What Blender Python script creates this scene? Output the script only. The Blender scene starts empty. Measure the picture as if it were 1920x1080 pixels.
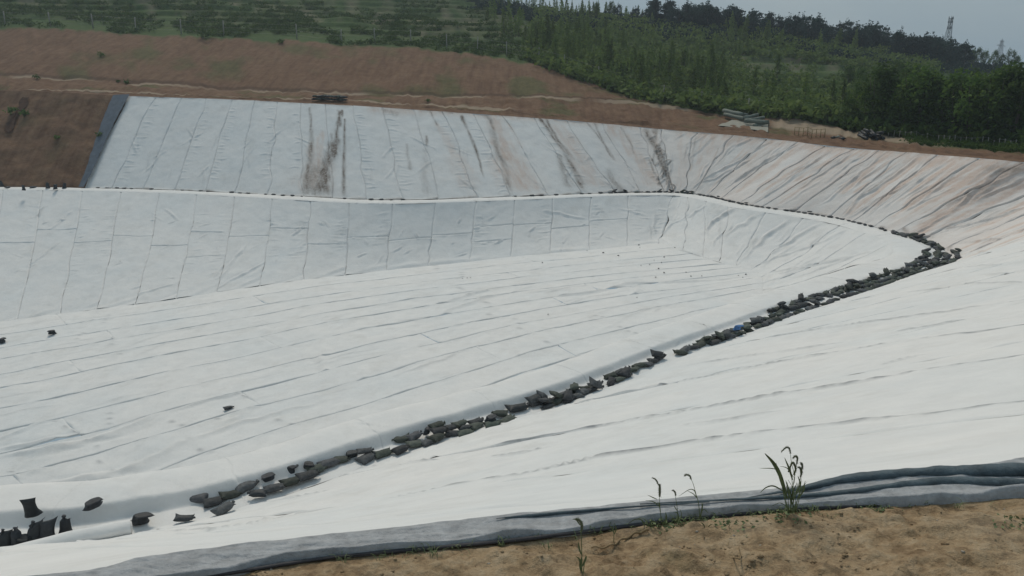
import bpy, math, random
import numpy as np
from mathutils import Matrix, Vector, Euler

rng = np.random.default_rng(7)
random.seed(7)
scene = bpy.context.scene
COL = scene.collection

# ------------------------------------------------------------------ camera
F = 1400.0                                   # focal length in photo pixels (1920 wide)
PITCH = math.radians(15.57)
cam_data = bpy.data.cameras.new('camera')
cam_data.sensor_width = 36.0
cam_data.lens = F / 1920.0 * 36.0
cam_data.clip_start = 0.05
cam_data.clip_end = 6000.0
cam = bpy.data.objects.new('camera', cam_data)
COL.objects.link(cam)
cam.location = (0, 0, 0)
cam.rotation_euler = (math.radians(90) - PITCH, 0, 0)
scene.camera = cam

# ------------------------------------------------------------------ light
SUN_EL, SUN_AZ = math.radians(51), math.radians(-16)      # azimuth from +Y (view), negative = left
world = bpy.data.worlds.new('World')
scene.world = world
world.use_nodes = True
wn = world.node_tree
wn.nodes.clear()
w_out = wn.nodes.new('ShaderNodeOutputWorld')
w_bg = wn.nodes.new('ShaderNodeBackground')
w_sky = wn.nodes.new('ShaderNodeTexSky')
w_sky.sky_type = 'NISHITA'
w_sky.sun_disc = False
w_sky.sun_elevation = SUN_EL
w_sky.sun_rotation = SUN_AZ
w_sky.air_density = 1.6
w_sky.dust_density = 4.0
w_sky.ozone_density = 1.0
w_tc = wn.nodes.new('ShaderNodeTexCoord')
w_map = wn.nodes.new('ShaderNodeMapping')
w_map.inputs['Scale'].default_value = (1.0, 1.0, 2.6)
w_noise = wn.nodes.new('ShaderNodeTexNoise')
w_noise.inputs['Scale'].default_value = 2.2
w_noise.inputs['Detail'].default_value = 6
w_noise.inputs['Roughness'].default_value = 0.55
w_ramp = wn.nodes.new('ShaderNodeValToRGB')
w_ramp.color_ramp.elements[0].position = 0.36
w_ramp.color_ramp.elements[0].color = (3.4, 4.8, 5.9, 1)
w_ramp.color_ramp.elements[1].position = 0.66
w_ramp.color_ramp.elements[1].color = (4.7, 5.8, 6.4, 1)
w_mix = wn.nodes.new('ShaderNodeMix')
w_mix.data_type = 'RGBA'
w_mix.inputs[0].default_value = 0.85          # thin high overcast over the sky
wn.links.new(w_tc.outputs['Generated'], w_map.inputs['Vector'])
wn.links.new(w_map.outputs['Vector'], w_noise.inputs['Vector'])
wn.links.new(w_noise.outputs['Fac'], w_ramp.inputs['Fac'])
wn.links.new(w_sky.outputs['Color'], w_mix.inputs[6])
wn.links.new(w_ramp.outputs['Color'], w_mix.inputs[7])
wn.links.new(w_mix.outputs[2], w_bg.inputs['Color'])
w_bg.inputs['Strength'].default_value = 0.062
wn.links.new(w_bg.outputs['Background'], w_out.inputs['Surface'])

sun_data = bpy.data.lights.new('sun', 'SUN')
sun_data.energy = 1.5
sun_data.angle = math.radians(12)
sun_data.color = (1.0, 0.92, 0.80)
sun = bpy.data.objects.new('sun', sun_data)
COL.objects.link(sun)
sdir = Vector((math.sin(SUN_AZ) * math.cos(SUN_EL), math.cos(SUN_AZ) * math.cos(SUN_EL), math.sin(SUN_EL)))
sun.rotation_euler = sdir.to_track_quat('Z', 'Y').to_euler()
sun.location = (0, 0, 60)

scene.view_settings.view_transform = 'Standard'
scene.view_settings.look = 'None'
scene.view_settings.gamma = 1.0
scene.view_settings.exposure = 0.19

# ------------------------------------------------------------------ maths helpers
cp, sp = math.cos(PITCH), math.sin(PITCH)

def unp(px, py, Y=None, z=None):
    """point of the place seen at photo pixel (px, py), at distance Y or height z"""
    u, v = px - 960.0, 540.0 - py
    d = np.array([u, F * cp + v * sp, -F * sp + v * cp])
    k = (Y / d[1]) if Y is not None else (z / d[2])
    return d * k

def proj(P):
    P = np.asarray(P, float)
    dep = P[..., 1] * cp - P[..., 2] * sp
    up = P[..., 1] * sp + P[..., 2] * cp
    dep = np.where(dep < 0.05, 0.05, dep)
    return 960 + F * P[..., 0] / dep, 540 - F * up / dep

def _hash(ix, iy, seed):
    n = (ix * 374761393 + iy * 668265263 + seed * 1442695041) & 0xFFFFFFFF
    n = ((n ^ (n >> 13)) * 1274126177) & 0xFFFFFFFF
    return ((n ^ (n >> 16)) & 0xFFFF) / 32767.5 - 1.0

def noise2(x, y, seed=0):
    x = np.asarray(x, float); y = np.asarray(y, float)
    x, y = np.broadcast_arrays(x, y)
    xi = np.floor(x).astype(np.int64); yi = np.floor(y).astype(np.int64)
    fx = x - xi; fy = y - yi
    fx = fx * fx * (3 - 2 * fx); fy = fy * fy * (3 - 2 * fy)
    a = _hash(xi, yi, seed); b = _hash(xi + 1, yi, seed)
    c = _hash(xi, yi + 1, seed); d = _hash(xi + 1, yi + 1, seed)
    return (a * (1 - fx) + b * fx) * (1 - fy) + (c * (1 - fx) + d * fx) * fy

def fbm(x, y, seed=0, octv=4, rough=0.5):
    s, a, t = 0, 1.0, 0
    for i in range(octv):
        s = s + a * noise2(np.asarray(x) * 2 ** i, np.asarray(y) * 2 ** i, seed + i * 17)
        t += a; a *= rough
    return s / t

def smooth(e0, e1, x):
    t = np.clip((np.asarray(x, float) - e0) / (e1 - e0), 0, 1)
    return t * t * (3 - 2 * t)

class Curve:
    """smooth curve through points, at given knot parameters"""
    def __init__(self, k, P):
        self.k = np.asarray(k, float); P = np.asarray(P, float)
        self.P = P
        d = np.diff(P, axis=0) / np.diff(self.k)[:, None]
        m = np.zeros_like(P)
        m[0] = d[0]; m[-1] = d[-1]
        h = np.diff(self.k)
        w0 = h[1:, None]; w1 = h[:-1, None]
        m[1:-1] = (d[:-1] * w0 + d[1:] * w1) / (w0 + w1)
        self.m = m
    def __call__(self, t):
        t = np.clip(np.asarray(t, float), self.k[0], self.k[-1])
        i = np.clip(np.searchsorted(self.k, t, side='right') - 1, 0, len(self.k) - 2)
        h = (self.k[i + 1] - self.k[i])
        u = ((t - self.k[i]) / h)[..., None]; h = h[..., None]
        p0, p1, m0, m1 = self.P[i], self.P[i + 1], self.m[i] * h, self.m[i + 1] * h
        return ((2 * u**3 - 3 * u**2 + 1) * p0 + (u**3 - 2 * u**2 + u) * m0 +
                (-2 * u**3 + 3 * u**2) * p1 + (u**3 - u**2) * m1)

# ------------------------------------------------------------------ object helpers
def mesh_from(name, V, Fa, mat=None, smooth_shade=True, attrs=None, mats=None, midx=None):
    V = np.ascontiguousarray(np.asarray(V, np.float32)); 
    me = bpy.data.meshes.new(name)
    me.vertices.add(len(V)); me.vertices.foreach_set('co', V.ravel())
    if isinstance(Fa, np.ndarray):
        n, k = Fa.shape
        me.loops.add(n * k); me.loops.foreach_set('vertex_index', Fa.astype(np.int32).ravel())
        me.polygons.add(n)
        me.polygons.foreach_set('loop_start', np.arange(0, n * k, k, dtype=np.int32))
        me.polygons.foreach_set('loop_total', np.full(n, k, np.int32))
    else:
        tot = [len(f) for f in Fa]; n = len(Fa)
        flat = np.array([i for f in Fa for i in f], np.int32)
        me.loops.add(len(flat)); me.loops.foreach_set('vertex_index', flat)
        me.polygons.add(n)
        me.polygons.foreach_set('loop_start', np.concatenate([[0], np.cumsum(tot)[:-1]]).astype(np.int32))
        me.polygons.foreach_set('loop_total', np.array(tot, np.int32))
    if smooth_shade:
        me.polygons.foreach_set('use_smooth', np.ones(n, bool))
    for m in (mats or ([mat] if mat else [])):
        me.materials.append(m)
    if midx is not None:
        me.polygons.foreach_set('material_index', np.asarray(midx, np.int32))
    if attrs:
        for an, av in attrs.items():
            at = me.attributes.new(an, 'FLOAT_COLOR', 'POINT')
            c = np.ones((len(V), 4), np.float32); c[:, :av.shape[1]] = av
            at.data.foreach_set('color', c.ravel())
    me.update(); me.validate()
    return me

def link(name, data, parent=None, label=None, cat=None, group=None, kind=None, loc=None, rot=None, scale=None):
    o = bpy.data.objects.new(name, data)
    COL.objects.link(o)
    if parent is not None: o.parent = parent
    if loc is not None: o.location = loc
    if rot is not None: o.rotation_euler = rot
    if scale is not None: o.scale = scale
    if label: o['label'] = label
    if cat: o['category'] = cat
    if group: o['group'] = group
    if kind: o['kind'] = kind
    return o

def thing(name, label, cat, loc=(0, 0, 0), group=None, rot=None):
    return link(name, None, None, label, cat, group, None, loc, rot)

def grid_faces(nu, nv):
    i = np.arange(nu - 1)[:, None] * nv + np.arange(nv - 1)[None, :]
    i = i.ravel()
    return np.stack([i, i + nv, i + nv + 1, i + 1], 1)

class MB:
    """collects small shapes into one mesh"""
    def __init__(s): s.v = []; s.f = []; s.n = 0
    def add(s, V, Fa):
        V = np.asarray(V, float)
        s.v.append(V); s.f += [tuple(int(i) + s.n for i in f) for f in Fa]; s.n += len(V)
    def tube(s, pts, rad, seg=6, cap=True):
        pts = [Vector(p) for p in pts]
        if not hasattr(rad, '__len__'): rad = [rad] * len(pts)
        V, Fa = [], []
        ref = Vector((0.13, 0.21, 0.97))
        for i, p in enumerate(pts):
            d = (pts[min(i + 1, len(pts) - 1)] - pts[max(i - 1, 0)]).normalized()
            a = d.cross(ref)
            if a.length < 0.05: a = d.cross(Vector((1, 0, 0)))
            a.normalize(); b = d.cross(a).normalized()
            for k in range(seg):
                an = 2 * math.pi * k / seg
                V.append(p + (a * math.cos(an) + b * math.sin(an)) * rad[i])
        for i in range(len(pts) - 1):
            for k in range(seg):
                k2 = (k + 1) % seg
                Fa.append((i * seg + k, i * seg + k2, (i + 1) * seg + k2, (i + 1) * seg + k))
        if cap:
            Fa.append(tuple(range(seg - 1, -1, -1)))
            Fa.append(tuple((len(pts) - 1) * seg + k for k in range(seg)))
        s.add([tuple(v) for v in V], Fa)
    def box(s, c, d, rot=0.0):
        x, y, z = d[0] / 2, d[1] / 2, d[2] / 2
        R = Matrix.Rotation(rot, 3, 'Z')
        V = [tuple(R @ Vector((sx * x, sy * y, sz * z)) + Vector(c)) for sx in (-1, 1) for sy in (-1, 1) for sz in (-1, 1)]
        s.add(V, [(0, 1, 3, 2), (4, 6, 7, 5), (0, 4, 5, 1), (2, 3, 7, 6), (0, 2, 6, 4), (1, 5, 7, 3)])
    def ribbon(s, pts, widths, side):
        side = Vector(side).normalized()
        V, Fa = [], []
        for i, p in enumerate(pts):
            p = Vector(p); w = widths[i] / 2
            V += [tuple(p - side * w), tuple(p + side * w)]
        for i in range(len(pts) - 1):
            Fa.append((2 * i, 2 * i + 1, 2 * i + 3, 2 * i + 2))
        s.add(V, Fa)
    def mesh(s, name, mat, sm=True):
        return mesh_from(name, np.concatenate(s.v), s.f, mat, sm)

# ------------------------------------------------------------------ materials
def new_mat(name):
    m = bpy.data.materials.new(name); m.use_nodes = True
    nt = m.node_tree
    return m, nt, nt.nodes['Principled BSDF']

def nd(nt, typ, **kw):
    n = nt.nodes.new(typ)
    for k, v in kw.items():
        if k in n.inputs: n.inputs[k].default_value = v
        else: setattr(n, k, v)
    return n

def mixc(nt, fac, a, b, blend='MIX'):
    m = nt.nodes.new('ShaderNodeMix'); m.data_type = 'RGBA'; m.blend_type = blend
    for idx, val in ((0, fac), (6, a), (7, b)):
        if hasattr(val, 'links'): nt.links.new(val, m.inputs[idx])
        elif idx == 0: m.inputs[0].default_value = val
        else: m.inputs[idx].default_value = (*val, 1)
    return m.outputs[2]

def noise_node(nt, scale, detail=4, rough=0.5, vec=None, coord='Object'):
    n = nd(nt, 'ShaderNodeTexNoise')
    n.inputs['Scale'].default_value = scale; n.inputs['Detail'].default_value = detail
    n.inputs['Roughness'].default_value = rough
    if vec is None:
        tc = nd(nt, 'ShaderNodeTexCoord'); vec = tc.outputs[coord]
    nt.links.new(vec, n.inputs['Vector'])
    return n

def ramp(nt, fac, stops):
    r = nt.nodes.new('ShaderNodeValToRGB')
    el = r.color_ramp.elements
    el[0].position, el[0].color = stops[0][0], (*stops[0][1], 1)
    el[1].position, el[1].color = stops[-1][0], (*stops[-1][1], 1)
    for p, c in stops[1:-1]:
        e = el.new(p); e.color = (*c, 1)
    nt.links.new(fac, r.inputs['Fac'])
    return r.outputs['Color']

def bump(nt, bsdf, height, dist, strength=0.6):
    b = nt.nodes.new('ShaderNodeBump')
    b.inputs['Distance'].default_value = dist; b.inputs['Strength'].default_value = strength
    nt.links.new(height, b.inputs['Height'])
    nt.links.new(b.outputs['Normal'], bsdf.inputs['Normal'])

def fabric_material():
    m, nt, b = new_mat('white_geotextile')
    big = noise_node(nt, 0.12, 5, 0.6)
    base = ramp(nt, big.outputs['Fac'], [(0.3, (0.68, 0.69, 0.68)), (0.55, (0.745, 0.725, 0.695)), (0.75, (0.70, 0.71, 0.70))])
    mott = noise_node(nt, 1.3, 5, 0.65)
    base = mixc(nt, 0.16, base, ramp(nt, mott.outputs['Fac'], [(0.35, (0.52, 0.53, 0.53)), (0.65, (0.83, 0.83, 0.81))]))
    bl = noise_node(nt, 0.55, 9, 0.72); bm_ = nd(nt, 'ShaderNodeMapRange')
    bm_.inputs['From Min'].default_value = 0.52; bm_.inputs['From Max'].default_value = 0.72; bm_.inputs['To Max'].default_value = 0.30
    nt.links.new(bl.outputs['Fac'], bm_.inputs['Value'])
    base = mixc(nt, bm_.outputs[0], base, (0.47, 0.45, 0.41))           # faint dust patches
    at = nd(nt, 'ShaderNodeAttribute', attribute_name='surface_tint')
    sep = nd(nt, 'ShaderNodeSeparateColor'); nt.links.new(at.outputs['Color'], sep.inputs[0])
    fine = noise_node(nt, 5.0, 6, 0.7)
    def masked(ch, lo, hi):
        mul = nd(nt, 'ShaderNodeMath', operation='MULTIPLY')
        mr = nd(nt, 'ShaderNodeMapRange'); mr.inputs['From Min'].default_value = 0.3; mr.inputs['From Max'].default_value = 0.68
        mr.inputs['To Min'].default_value = lo; mr.inputs['To Max'].default_value = hi
        nt.links.new(fine.outputs['Fac'], mr.inputs['Value'])
        nt.links.new(sep.outputs[ch], mul.inputs[0]); nt.links.new(mr.outputs[0], mul.inputs[1])
        mul.use_clamp = True
        return mul.outputs[0]
    c = mixc(nt, masked(2, 0.65, 1.1), base, (0.59, 0.46, 0.385))       # reddish dust washed down
    c = mixc(nt, masked(0, 0.45, 1.25), c, (0.17, 0.135, 0.11))        # mud
    c = mixc(nt, masked(1, 0.55, 1.1), c, (0.22, 0.23, 0.24))          # dirt caught in the seams, and shade painted along folds
    nt.links.new(c, b.inputs['Base Color'])
    b.inputs['Roughness'].default_value = 0.85
    b.inputs['Specular IOR Level'].default_value = 0.2
    fb = noise_node(nt, 3.2, 7, 0.68)
    bump(nt, b, fb.outputs['Fac'], 0.06, 0.45)
    return m

def simple_mat(name, col, rough=0.8, var=0.25, scale=6.0, bumpd=0.0, bscale=20.0, metal=0.0, obj_var=0.0, spec=0.3):
    m, nt, b = new_mat(name)
    n = noise_node(nt, scale, 5, 0.6)
    lo = tuple(c * (1 - var) for c in col); hi = tuple(min(1, c * (1 + var)) for c in col)
    c = ramp(nt, n.outputs['Fac'], [(0.3, lo), (0.7, hi)])
    if obj_var:
        oi = nd(nt, 'ShaderNodeObjectInfo')
        hs = nd(nt, 'ShaderNodeHueSaturation')
        mr = nd(nt, 'ShaderNodeMapRange'); mr.inputs['To Min'].default_value = 1 - obj_var; mr.inputs['To Max'].default_value = 1 + obj_var
        nt.links.new(oi.outputs['Random'], mr.inputs['Value']); nt.links.new(mr.outputs[0], hs.inputs['Value'])
        mr2 = nd(nt, 'ShaderNodeMapRange'); mr2.inputs['To Min'].default_value = 0.5 - obj_var * 0.08; mr2.inputs['To Max'].default_value = 0.5 + obj_var * 0.08
        mo = nd(nt, 'ShaderNodeMath', operation='FRACT'); mm = nd(nt, 'ShaderNodeMath', operation='MULTIPLY'); mm.inputs[1].default_value = 7.31
        nt.links.new(oi.outputs['Random'], mm.inputs[0]); nt.links.new(mm.outputs[0], mo.inputs[0]); nt.links.new(mo.outputs[0], mr2.inputs['Value'])
        nt.links.new(mr2.outputs[0], hs.inputs['Hue'])
        nt.links.new(c, hs.inputs['Color']); c = hs.outputs['Color']
    nt.links.new(c, b.inputs['Base Color'])
    b.inputs['Roughness'].default_value = rough; b.inputs['Metallic'].default_value = metal
    b.inputs['Specular IOR Level'].default_value = spec
    if bumpd:
        bn = noise_node(nt, bscale, 6, 0.6); bump(nt, b, bn.outputs['Fac'], bumpd, 0.7)
    return m

FABRIC = fabric_material()
BAG = simple_mat('dark_woven_bag', (0.066, 0.069, 0.072), 0.75, 0.4, 9, 0.02, 14, obj_var=0.5)
MEMB = simple_mat('grey_geomembrane', (0.34, 0.345, 0.35), 0.65, 0.24, 14, 0.012, 60)

def soil_near_material():
    m, nt, b = new_mat('dry_soil')
    n1 = noise_node(nt, 1.6, 7, 0.62); n2 = noise_node(nt, 9, 7, 0.7); n3 = noise_node(nt, 45, 4, 0.7)
    c = ramp(nt, n1.outputs['Fac'], [(0.36, (0.30, 0.195, 0.100)), (0.5, (0.48, 0.345, 0.195)), (0.64, (0.56, 0.44, 0.29))])
    c = mixc(nt, 0.55, c, ramp(nt, n2.outputs['Fac'], [(0.40, (0.12, 0.078, 0.046)), (0.5, (0.42, 0.30, 0.18)), (0.64, (0.60, 0.48, 0.33))]))
    c = mixc(nt, 0.25, c, ramp(nt, n3.outputs['Fac'], [(0.35, (0.09, 0.06, 0.04)), (0.7, (0.42, 0.30, 0.2))]))
    g = noise_node(nt, 0.9, 5, 0.7)
    gm = nd(nt, 'ShaderNodeMapRange'); gm.inputs['From Min'].default_value = 0.60; gm.inputs['From Max'].default_value = 0.72; gm.inputs['To Max'].default_value = 0.55
    nt.links.new(g.outputs['Fac'], gm.inputs['Value'])
    c = mixc(nt, gm.outputs[0], c, (0.15, 0.15, 0.06))
    nt.links.new(c, b.inputs['Base Color']); b.inputs['Roughness'].default_value = 0.95
    b.inputs['Specular IOR Level'].default_value = 0.1
    bump(nt, b, n2.outputs['Fac'], 0.06, 1.0)
    return m

def hill_material():
    """wear.r = vegetated, wear.g = pale track or terrace bank, wear.b = dark wet gully"""
    m, nt, b = new_mat('hillside_ground')
    at = nd(nt, 'ShaderNodeAttribute', attribute_name='surface_tint')
    sep = nd(nt, 'ShaderNodeSeparateColor'); nt.links.new(at.outputs['Color'], sep.inputs[0])
    n1 = noise_node(nt, 0.14, 7, 0.65); n2 = noise_node(nt, 1.1, 7, 0.7); n3 = noise_node(nt, 4.0, 4, 0.7)
    bare = ramp(nt, n1.outputs['Fac'], [(0.34, (0.140, 0.080, 0.050)), (0.55, (0.170, 0.105, 0.070)), (0.72, (0.165, 0.120, 0.074))])
    bare = mixc(nt, 0.6, bare, ramp(nt, n2.outputs['Fac'], [(0.3, (0.080, 0.040, 0.026)), (0.7, (0.25, 0.16, 0.10))]))
    gsp = nd(nt, 'ShaderNodeMapRange'); gsp.inputs['From Min'].default_value = 0.62; gsp.inputs['From Max'].default_value = 0.75; gsp.inputs['To Max'].default_value = 0.5
    nt.links.new(n3.outputs['Fac'], gsp.inputs['Value'])
    bare = mixc(nt, gsp.outputs[0], bare, (0.06, 0.07, 0.03))
    tc = nd(nt, 'ShaderNodeTexCoord'); mp = nd(nt, 'ShaderNodeMapping'); mp.inputs['Scale'].default_value = (1.0, 0.12, 0.10)
    nt.links.new(tc.outputs['Object'], mp.inputs['Vector'])
    n5 = noise_node(nt, 1.4, 6, 0.7, mp.outputs['Vector'])
    bare = mixc(nt, 0.38, bare, ramp(nt, n5.outputs['Fac'], [(0.32, (0.070, 0.036, 0.024)), (0.5, (0.17, 0.10, 0.062)), (0.7, (0.25, 0.165, 0.10))]))
    veg = ramp(nt, n2.outputs['Fac'], [(0.3, (0.030, 0.058, 0.018)), (0.5, (0.055, 0.098, 0.028)), (0.72, (0.10, 0.14, 0.045))])
    veg = mixc(nt, 0.35, veg, ramp(nt, n1.outputs['Fac'], [(0.35, (0.035, 0.065, 0.025)), (0.7, (0.11, 0.12, 0.05))]))
    c = mixc(nt, sep.outputs[0], bare, veg)
    c = mixc(nt, sep.outputs[1], c, (0.30, 0.235, 0.17))
    c = mixc(nt, sep.outputs[2], c, (0.05, 0.030, 0.022))
    nt.links.new(c, b.inputs['Base Color']); b.inputs['Roughness'].default_value = 0.95
    b.inputs['Specular IOR Level'].default_value = 0.1
    bump(nt, b, n2.outputs['Fac'], 0.3, 0.6)
    return m

SOIL = soil_near_material()
HILL = hill_material()

# ------------------------------------------------------------------ the pit: control curves
ZB = -11.0                                    # height of the bench half way down
def b_(px, py): return unp(px, py, z=ZB)
def r_(px, py, Y): return unp(px, py, Y=Y)
X3 = lambda x, y, z: np.array([x, y, z], float)
KN = [  # (toe of upper slope on the bench, rim of the pit, toe of lower slope on the floor or None)
    (X3(-30, 0, ZB),      X3(-10, -3.0, -2.2)),
    (X3(-22, 8.5, ZB),    X3(-4.5, 1.9, -2.2)),
    (b_(-120, 1040),      X3(0.2, 3.62, -2.2)),
    (b_(120, 1022),       X3(4.6, 4.35, -2.3)),
    (b_(270, 997),        X3(9, 7.0, -2.7)),
    (b_(430, 962),        X3(12.5, 10.0, -3.0)),
    (b_(640, 893),        X3(17, 14, -3.5)),
    (b_(850, 822),        X3(20.5, 17.5, -3.9)),
    (b_(1040, 765),       X3(23.5, 20.5, -4.2)),
    (b_(1290, 666),       X3(29, 26, -4.6)),
    (b_(1500, 588),       X3(34, 33, -5.0)),
    (b_(1700, 520),       X3(38, 40, -5.4)),
    (b_(1783, 486),       X3(40.5, 47, -5.8)),
    (b_(1745, 455),       X3(40, 51, -6.0)),
    (b_(1670, 434),       r_(1905, 303, 54)),
    (b_(1577, 411),       r_(1727, 288, 61)),
    (b_(1400, 384),       r_(1567, 275, 68)),
    (b_(1310, 365),       r_(1400, 256, 76)),
    (b_(1262, 361),       r_(1236, 242, 84)),
    (b_(1190, 361),       r_(1110, 230, 84)),
    (b_(950, 369),        r_(880, 213, 83)),
    (b_(720, 375),        r_(690, 200, 82)),
    (b_(560, 368),        r_(560, 193, 85)),
    (b_(365, 358),        r_(420, 186, 88)),
    (b_(155, 352),        r_(240, 180, 90)),
    (b_(0, 350),          r_(110, 173, 92)),
    (b_(-300, 347),       r_(-150, 166, 96)),
    (b_(-700, 344),       r_(-600, 160, 100)),
]
Bk = np.array([k[0] for k in KN]); Rk = np.array([k[1] for k in KN])
seg = 0.7 * np.linalg.norm(np.diff(Bk, axis=0), axis=1) + 0.3 * np.linalg.norm(np.diff(Rk, axis=0), axis=1)
TK = np.concatenate([[0], np.cumsum(seg)])
Bc = Curve(TK, Bk)
tk_ = lambda f: float(np.interp(f, np.arange(len(TK)), TK))
# the rim right in front of the camera is traced more finely than the rest
_near = [(0, X3(-9, -2.2, -2.2)), (1, unp(-330, 1150, z=-2.2)), (1.5, unp(150, 1078, z=-2.2)), (2, unp(640, 1006, z=-2.2)), (2.5, unp(1280, 938, z=-2.2)), (3, unp(1900, 870, z=-2.22)), (3.5, X3(5.9, 5.2, -2.4))]
Rc = Curve([tk_(f) for f, _ in _near] + list(TK[4:]), np.array([p for _, p in _near] + list(Rk[4:])))
T_CORNER, T_FAR, T_LEFT, T_END = TK[12], TK[18], TK[24], TK[-1]

def inward(t):
    e = 0.4
    d = Bc(np.asarray(t) + e) - Bc(np.asarray(t) - e)
    d[..., 2] = 0
    d /= np.linalg.norm(d, axis=-1, keepdims=True) + 1e-9
    return np.stack([-d[..., 1], d[..., 0], np.zeros_like(d[..., 0])], -1)

KT = lambda vals: (lambda t: np.interp(t, TK, vals))
#                 0    1    2    3    4    5    6    7    8    9    10   11   12   13   14   15   16   17   18   19   20 ...
w_trench = KT([0.8, 0.8, 0.8, 0.8, 0.8, 0.8, 0.75, 0.75, 0.8, 0.9, 1.0, 1.0, 0.9, 0.8, 0.6, 0.5, 0.5, 0.5, 0.4, 0.4] + [0.4] * 8)
h_wall = KT([0.46, 0.46, 0.46, 0.46, 0.46, 0.46, 0.44, 0.42, 0.38, 0.28, 0.18, 0.12, 0.12, 0.1, 0.1, 0.1, 0.08, 0.08, 0.06, 0.06] + [0.06] * 8)
w_berm = KT([1.7, 1.7, 1.7, 1.7, 1.7, 1.7, 1.7, 1.7, 1.7, 1.8, 2.0, 2.3, 2.2, 1.8, 1.3, 1.2, 1.1, 1.0, 0.8, 0.8, 0.9] + [1.0] * 7)
Q_TRENCH, Q_WALL, Q_CREST = 1 / 3.0, 0.5, 1.0

T_BEND = float(TK[12])
def bench_pt(t, q):
    """cross-section of the bench: trench floor, low wall, rounded berm"""
    t = np.asarray(t, float); q = np.asarray(q, float)
    t, q = np.broadcast_arrays(t, q)
    wt, hw, wb = w_trench(t), h_wall(t), w_berm(t)
    wr = 0.34
    a = np.clip(q / Q_TRENCH, 0, 1); b = np.clip((q - Q_TRENCH) / (Q_WALL - Q_TRENCH), 0, 1); c = np.clip((q - Q_WALL) / (Q_CREST - Q_WALL), 0, 1)
    off = a * wt + b * wr + c * wb
    hw = hw * (1 + 0.16 * noise2(t / 3.1, 0 * t, 55) + 0.07 * noise2(t / 1.1, 0 * t, 56))
    z = ZB + hw * (0.05 * a + 0.80 * (b * b * (3 - 2 * b)) + 0.15 * np.sin(np.clip(c * 1.5, 0, 1) * math.pi / 2)) - 0.07 * c - np.interp(t, [T_BEND, T_BEND + 8], [0.22, 0.08]) * c ** 7
    P = Bc(t) + inward(t) * off[..., None]
    P[..., 2] = z
    return P

def floor_z(x, y):
    # the floor falls away to the left and towards the camera
    return -14.9 + 0.075 * np.minimum(x - 8, 12) - 0.012 * (62 - y)

# toe of lower slope: far toe traced, right and near toe set from slope height
FK = []
far_toe = {14: (1430, 530), 15: (1420, 512), 16: (1350, 492), 17: (1275, 468), 18: (1234, 457), 19: (1190, 461), 20: (950, 484), 21: (700, 510), 22: (520, 531), 23: (300, 564), 24: (90, 592), 25: (-80, 616), 26: (-420, 664), 27: (-900, 730)}
far_z = {14: -14.3, 15: -14.35, 16: -14.4, 17: -14.4, 18: -14.5, 19: -14.6, 20: -15.2, 21: -15.9, 22: -16.5, 23: -17.5, 24: -18.6, 25: -19.3, 26: -20.8, 27: -22.5}
for i in range(len(KN)):
    if i in far_toe:
        FK.append(unp(*far_toe[i], z=far_z[i]))
    else:
        C = bench_pt(np.array(TK[i]), np.array(1.0)); n = inward(np.array(TK[i])) if i > 10 else X3(-0.45, 0.89, 0)
        zf = {0: -22, 1: -21, 2: -20, 3: -19.3, 4: -18.7, 5: -18.2, 6: -17.3, 7: -16.6, 8: -16.0, 9: -15.2, 10: -14.7, 11: -14.4, 12: -14.3, 13: -14.3}[i]
        if i >= 11:
            FK.append(unp(*{11: (1400, 600), 12: (1425, 570), 13: (1430, 545)}[i], z=zf)); continue
        h = C[2] - zf
        P = C + n * h * 0.85; P[2] = zf
        FK.append(P)
FK = np.array(FK)
Fc = Curve(TK, FK)

class Loft:
    """surface between two curves; s = 0 top .. 1 bottom; disp(t, s, A, B) displaces along the normal"""
    def __init__(self, top, bot, t0, t1, prof=None):
        self.top, self.bot, self.t0, self.t1, self.prof = top, bot, t0, t1, prof
        tt = np.linspace(t0, t1, 800)
        mid = 0.5 * (top(tt) + bot(tt))
        self._tt = tt
        self._A = np.concatenate([[0], np.cumsum(np.linalg.norm(np.diff(mid, axis=0), axis=1))])
        self._L = np.linalg.norm(top(tt) - bot(tt), axis=1)
        tg, sg = np.meshgrid(np.linspace(t0, t1, 900), np.linspace(0, 1, 90), indexing='ij')
        self._tg, self._sg = tg, sg
        P = self.base(tg, sg)
        self._px, self._py = proj(P)
        self._Pg = P
    def base(self, t, s):
        a, b = self.top(t), self.bot(t)
        s_ = s[..., None]
        P = a * (1 - s_) + b * s_
        if self.prof is not None: P[..., 2] += self.prof(t, s)
        return P
    def A(self, t): return np.interp(t, self._tt, self._A)
    def T(self, A): return np.interp(A, self._A, self._tt)
    def L(self, t): return np.interp(t, self._tt, self._L)
    def normal(self, t, s):
        e = 0.05; f = 0.01
        du = self.base(t + e, s) - self.base(t - e, s)
        dv = self.base(t, s + f) - self.base(t, s - f)
        n = np.cross(du, dv); n /= np.linalg.norm(n, axis=-1, keepdims=True) + 1e-12
        return np.where(n[..., 2:3] < 0, -n, n)
    def locate(self, px, py):
        d = (self._px - px) ** 2 + (self._py - py) ** 2
        i = np.argmin(d)
        t, s = self._tg.flat[i], self._sg.flat[i]
        return float(self.A(t)), float(s * self.L(t))
    def point(self, px, py):
        d = (self._px - px) ** 2 + (self._py - py) ** 2
        i = np.argmin(d)
        return self._Pg.reshape(-1, 3)[i]

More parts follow.
